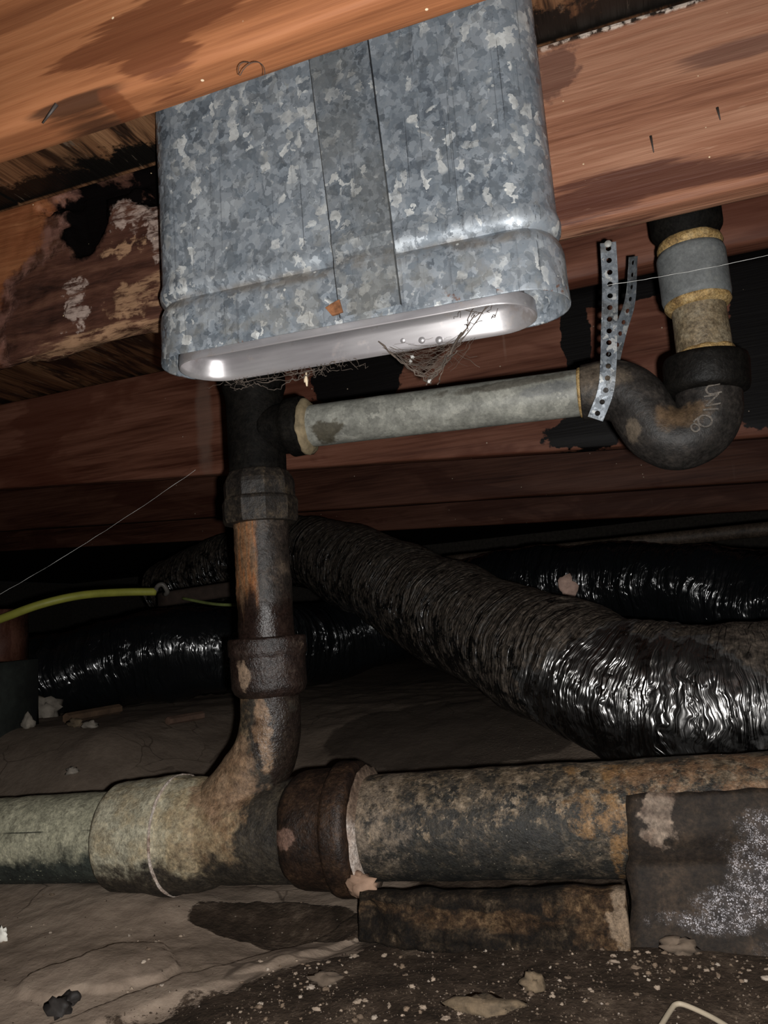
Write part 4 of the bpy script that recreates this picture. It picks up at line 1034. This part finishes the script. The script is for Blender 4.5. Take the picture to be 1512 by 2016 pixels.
# ================================================================ COBWEBS AND THREADS
WEB = plain('dusty_web', (0.11, 0.085, 0.068), .9, 0, 80, .5); WEBW = plain('white_thread', (0.75, 0.75, 0.72), .6, 0, 80, .1)
wr = random.Random(9)
def strand(a, b, r=.00045, sag=.006, n=9, jit=.0015):
    pts = []
    for i in range(n+1):
        t = i/n; p = a.lerp(b, t); p = p+Vector((wr.gauss(0, jit), wr.gauss(0, jit), wr.gauss(0, jit)-sag*4*t*(1-t))); pts.append(p)
    pts[0] = a; pts[-1] = b
    return tube(pts, [r*wr.uniform(.3, .9) for _ in pts], 5, None, False)
WY = DY1-.004
def wq(px, py, dy=0): return P(px, py, Y=WY+dy)
parts = []
rim = [(x, 748-(x-450)*.172) for x in range(440, 1010, 8)]
for i in range(42):                                   # fringe along the far rim, left half
    a = wr.choice(rim[:34]); bx = a[0]+wr.gauss(8, 26)
    parts.append(strand(wq(*a), wq(bx, 752-(bx-450)*.165+wr.uniform(2, 20), wr.uniform(0, .01)), .0005, .003, 6))
for a, b in (((440, 745), (468, 766)), ((468, 766), (500, 752)), ((500, 752), (540, 768)), ((540, 768), (575, 745)), ((575, 745), (610, 735)), ((610, 735), (660, 712)), ((505, 750), (600, 740)), ((470, 752), (620, 728))):
    parts.append(strand(wq(*a), wq(*b), .0010, .002, 8))
o = obj('cobweb', join(*parts), WEB); tag(o, 'dusty cobweb fringe hanging from the left end of the duct rim', 'cobweb')
parts = []
tip = wq(850, 762, .012)
for (x, y, r) in ((665, 612, .0010), (745, 672, .0016), (780, 705, .0014), (935, 620, .0018), (910, 655, .0020), (900, 690, .0018), (960, 600, .0008), (880, 700, .0012)):
    parts.append(strand(wq(x, y, -.012), wq(845+wr.gauss(0, 6), 748+wr.gauss(0, 6), .010), r, .002, 12, .0012))
for i in range(60):
    t, s = wr.random(), wr.random()
    a = (745+(845-745)*t, 672+(748-672)*t); b = (930-(930-850)*s, 640+(752-640)*s)
    parts.append(strand(wq(*a), wq(*b), .00030, .003, 6))
for i in range(14):
    a = wr.choice(rim[36:66]); parts.append(strand(wq(*a), wq(845+wr.gauss(0, 40), 715+wr.gauss(0, 15), .005), .0003, .002, 6))
for i in range(12):
    c = wq(940+wr.gauss(0, 18), 615+wr.gauss(0, 14), -.02); d = wq(940+wr.gauss(0, 24), 615+wr.gauss(0, 18), -.02); parts.append(strand(c, d, .0005, .0, 5))
o = obj('cobweb', join(*parts), WEB); tag(o, 'dirty V-shaped cobweb dangling from the middle of the duct rim', 'cobweb')
q = wq(603, 745, .004)
o = obj('husk', rock(q, (.0025, .0025, .0075), 31), plain('cream_husk', (.75, .6, .42), .7)); tag(o, 'tiny cream insect husk caught in the cobweb below the rim', 'husk')
for (px, py) in ((812, 703), (808, 712), (845, 750)):
    o = obj('web_speck', rock(wq(px, py, .004), (.0022, .0022, .0022), px), WEBW); tag(o, 'white speck stuck in the V-shaped cobweb', 'speck', 'specks in the cobweb')
o = obj('web_thread', strand(P(0, 1170, Y=1.05), P(385, 925, Y=1.10), .00035, .006, 20, .0004), WEBW); tag(o, 'long thin white web thread slanting up at the left', 'thread')
o = obj('web_thread', strand(P(1195, 562, Y=.91), P(1560, 492, Y=.93), .00035, .002, 20, .0002), WEBW); tag(o, 'thin white web thread crossing in front of the grey riser coupling', 'thread')
o = obj('web_thread', strand(P(1118, 1085, Y=2.47), P(1122, 1106, Y=2.16), .0005, 0, 10, .0002), WEBW); tag(o, 'short web thread above the pink torn patch', 'thread')
# nails and splinters
NAIL = plain('dark_nail', (.05, .04, .035), .6)
for a, b, Y, lab in (((1281, 268), (1287, 300), .866, 'thin dark nail stuck in the joist right of the duct'), ((1412, 212), (1418, 236), .866, 'second thin dark nail higher in the joist right of the duct'),
                     ((112, 205), (84, 243), .459, 'brown splinter hanging from the orange joist at upper left')):
    p, q = P(*a, Y=Y), P(*b, Y=Y)
    o = obj('nail' if Y > .5 else 'splinter', tube([p, q], [.0016, .0006], 6), NAIL); tag(o, lab, 'nail' if Y > .5 else 'splinter')
hp_ = [P(485+60*math.cos(t*.9)*.6+t*6, 150-28*abs(math.sin(t*1.1)), Y=.458) for t in [i*.35 for i in range(14)]]
o = obj('fiber_tuft', tube(smooth_path(hp_, 5), .0003, 5), NAIL); tag(o, 'tuft of thin dark fibers on the lower edge of the orange joist', 'fiber')
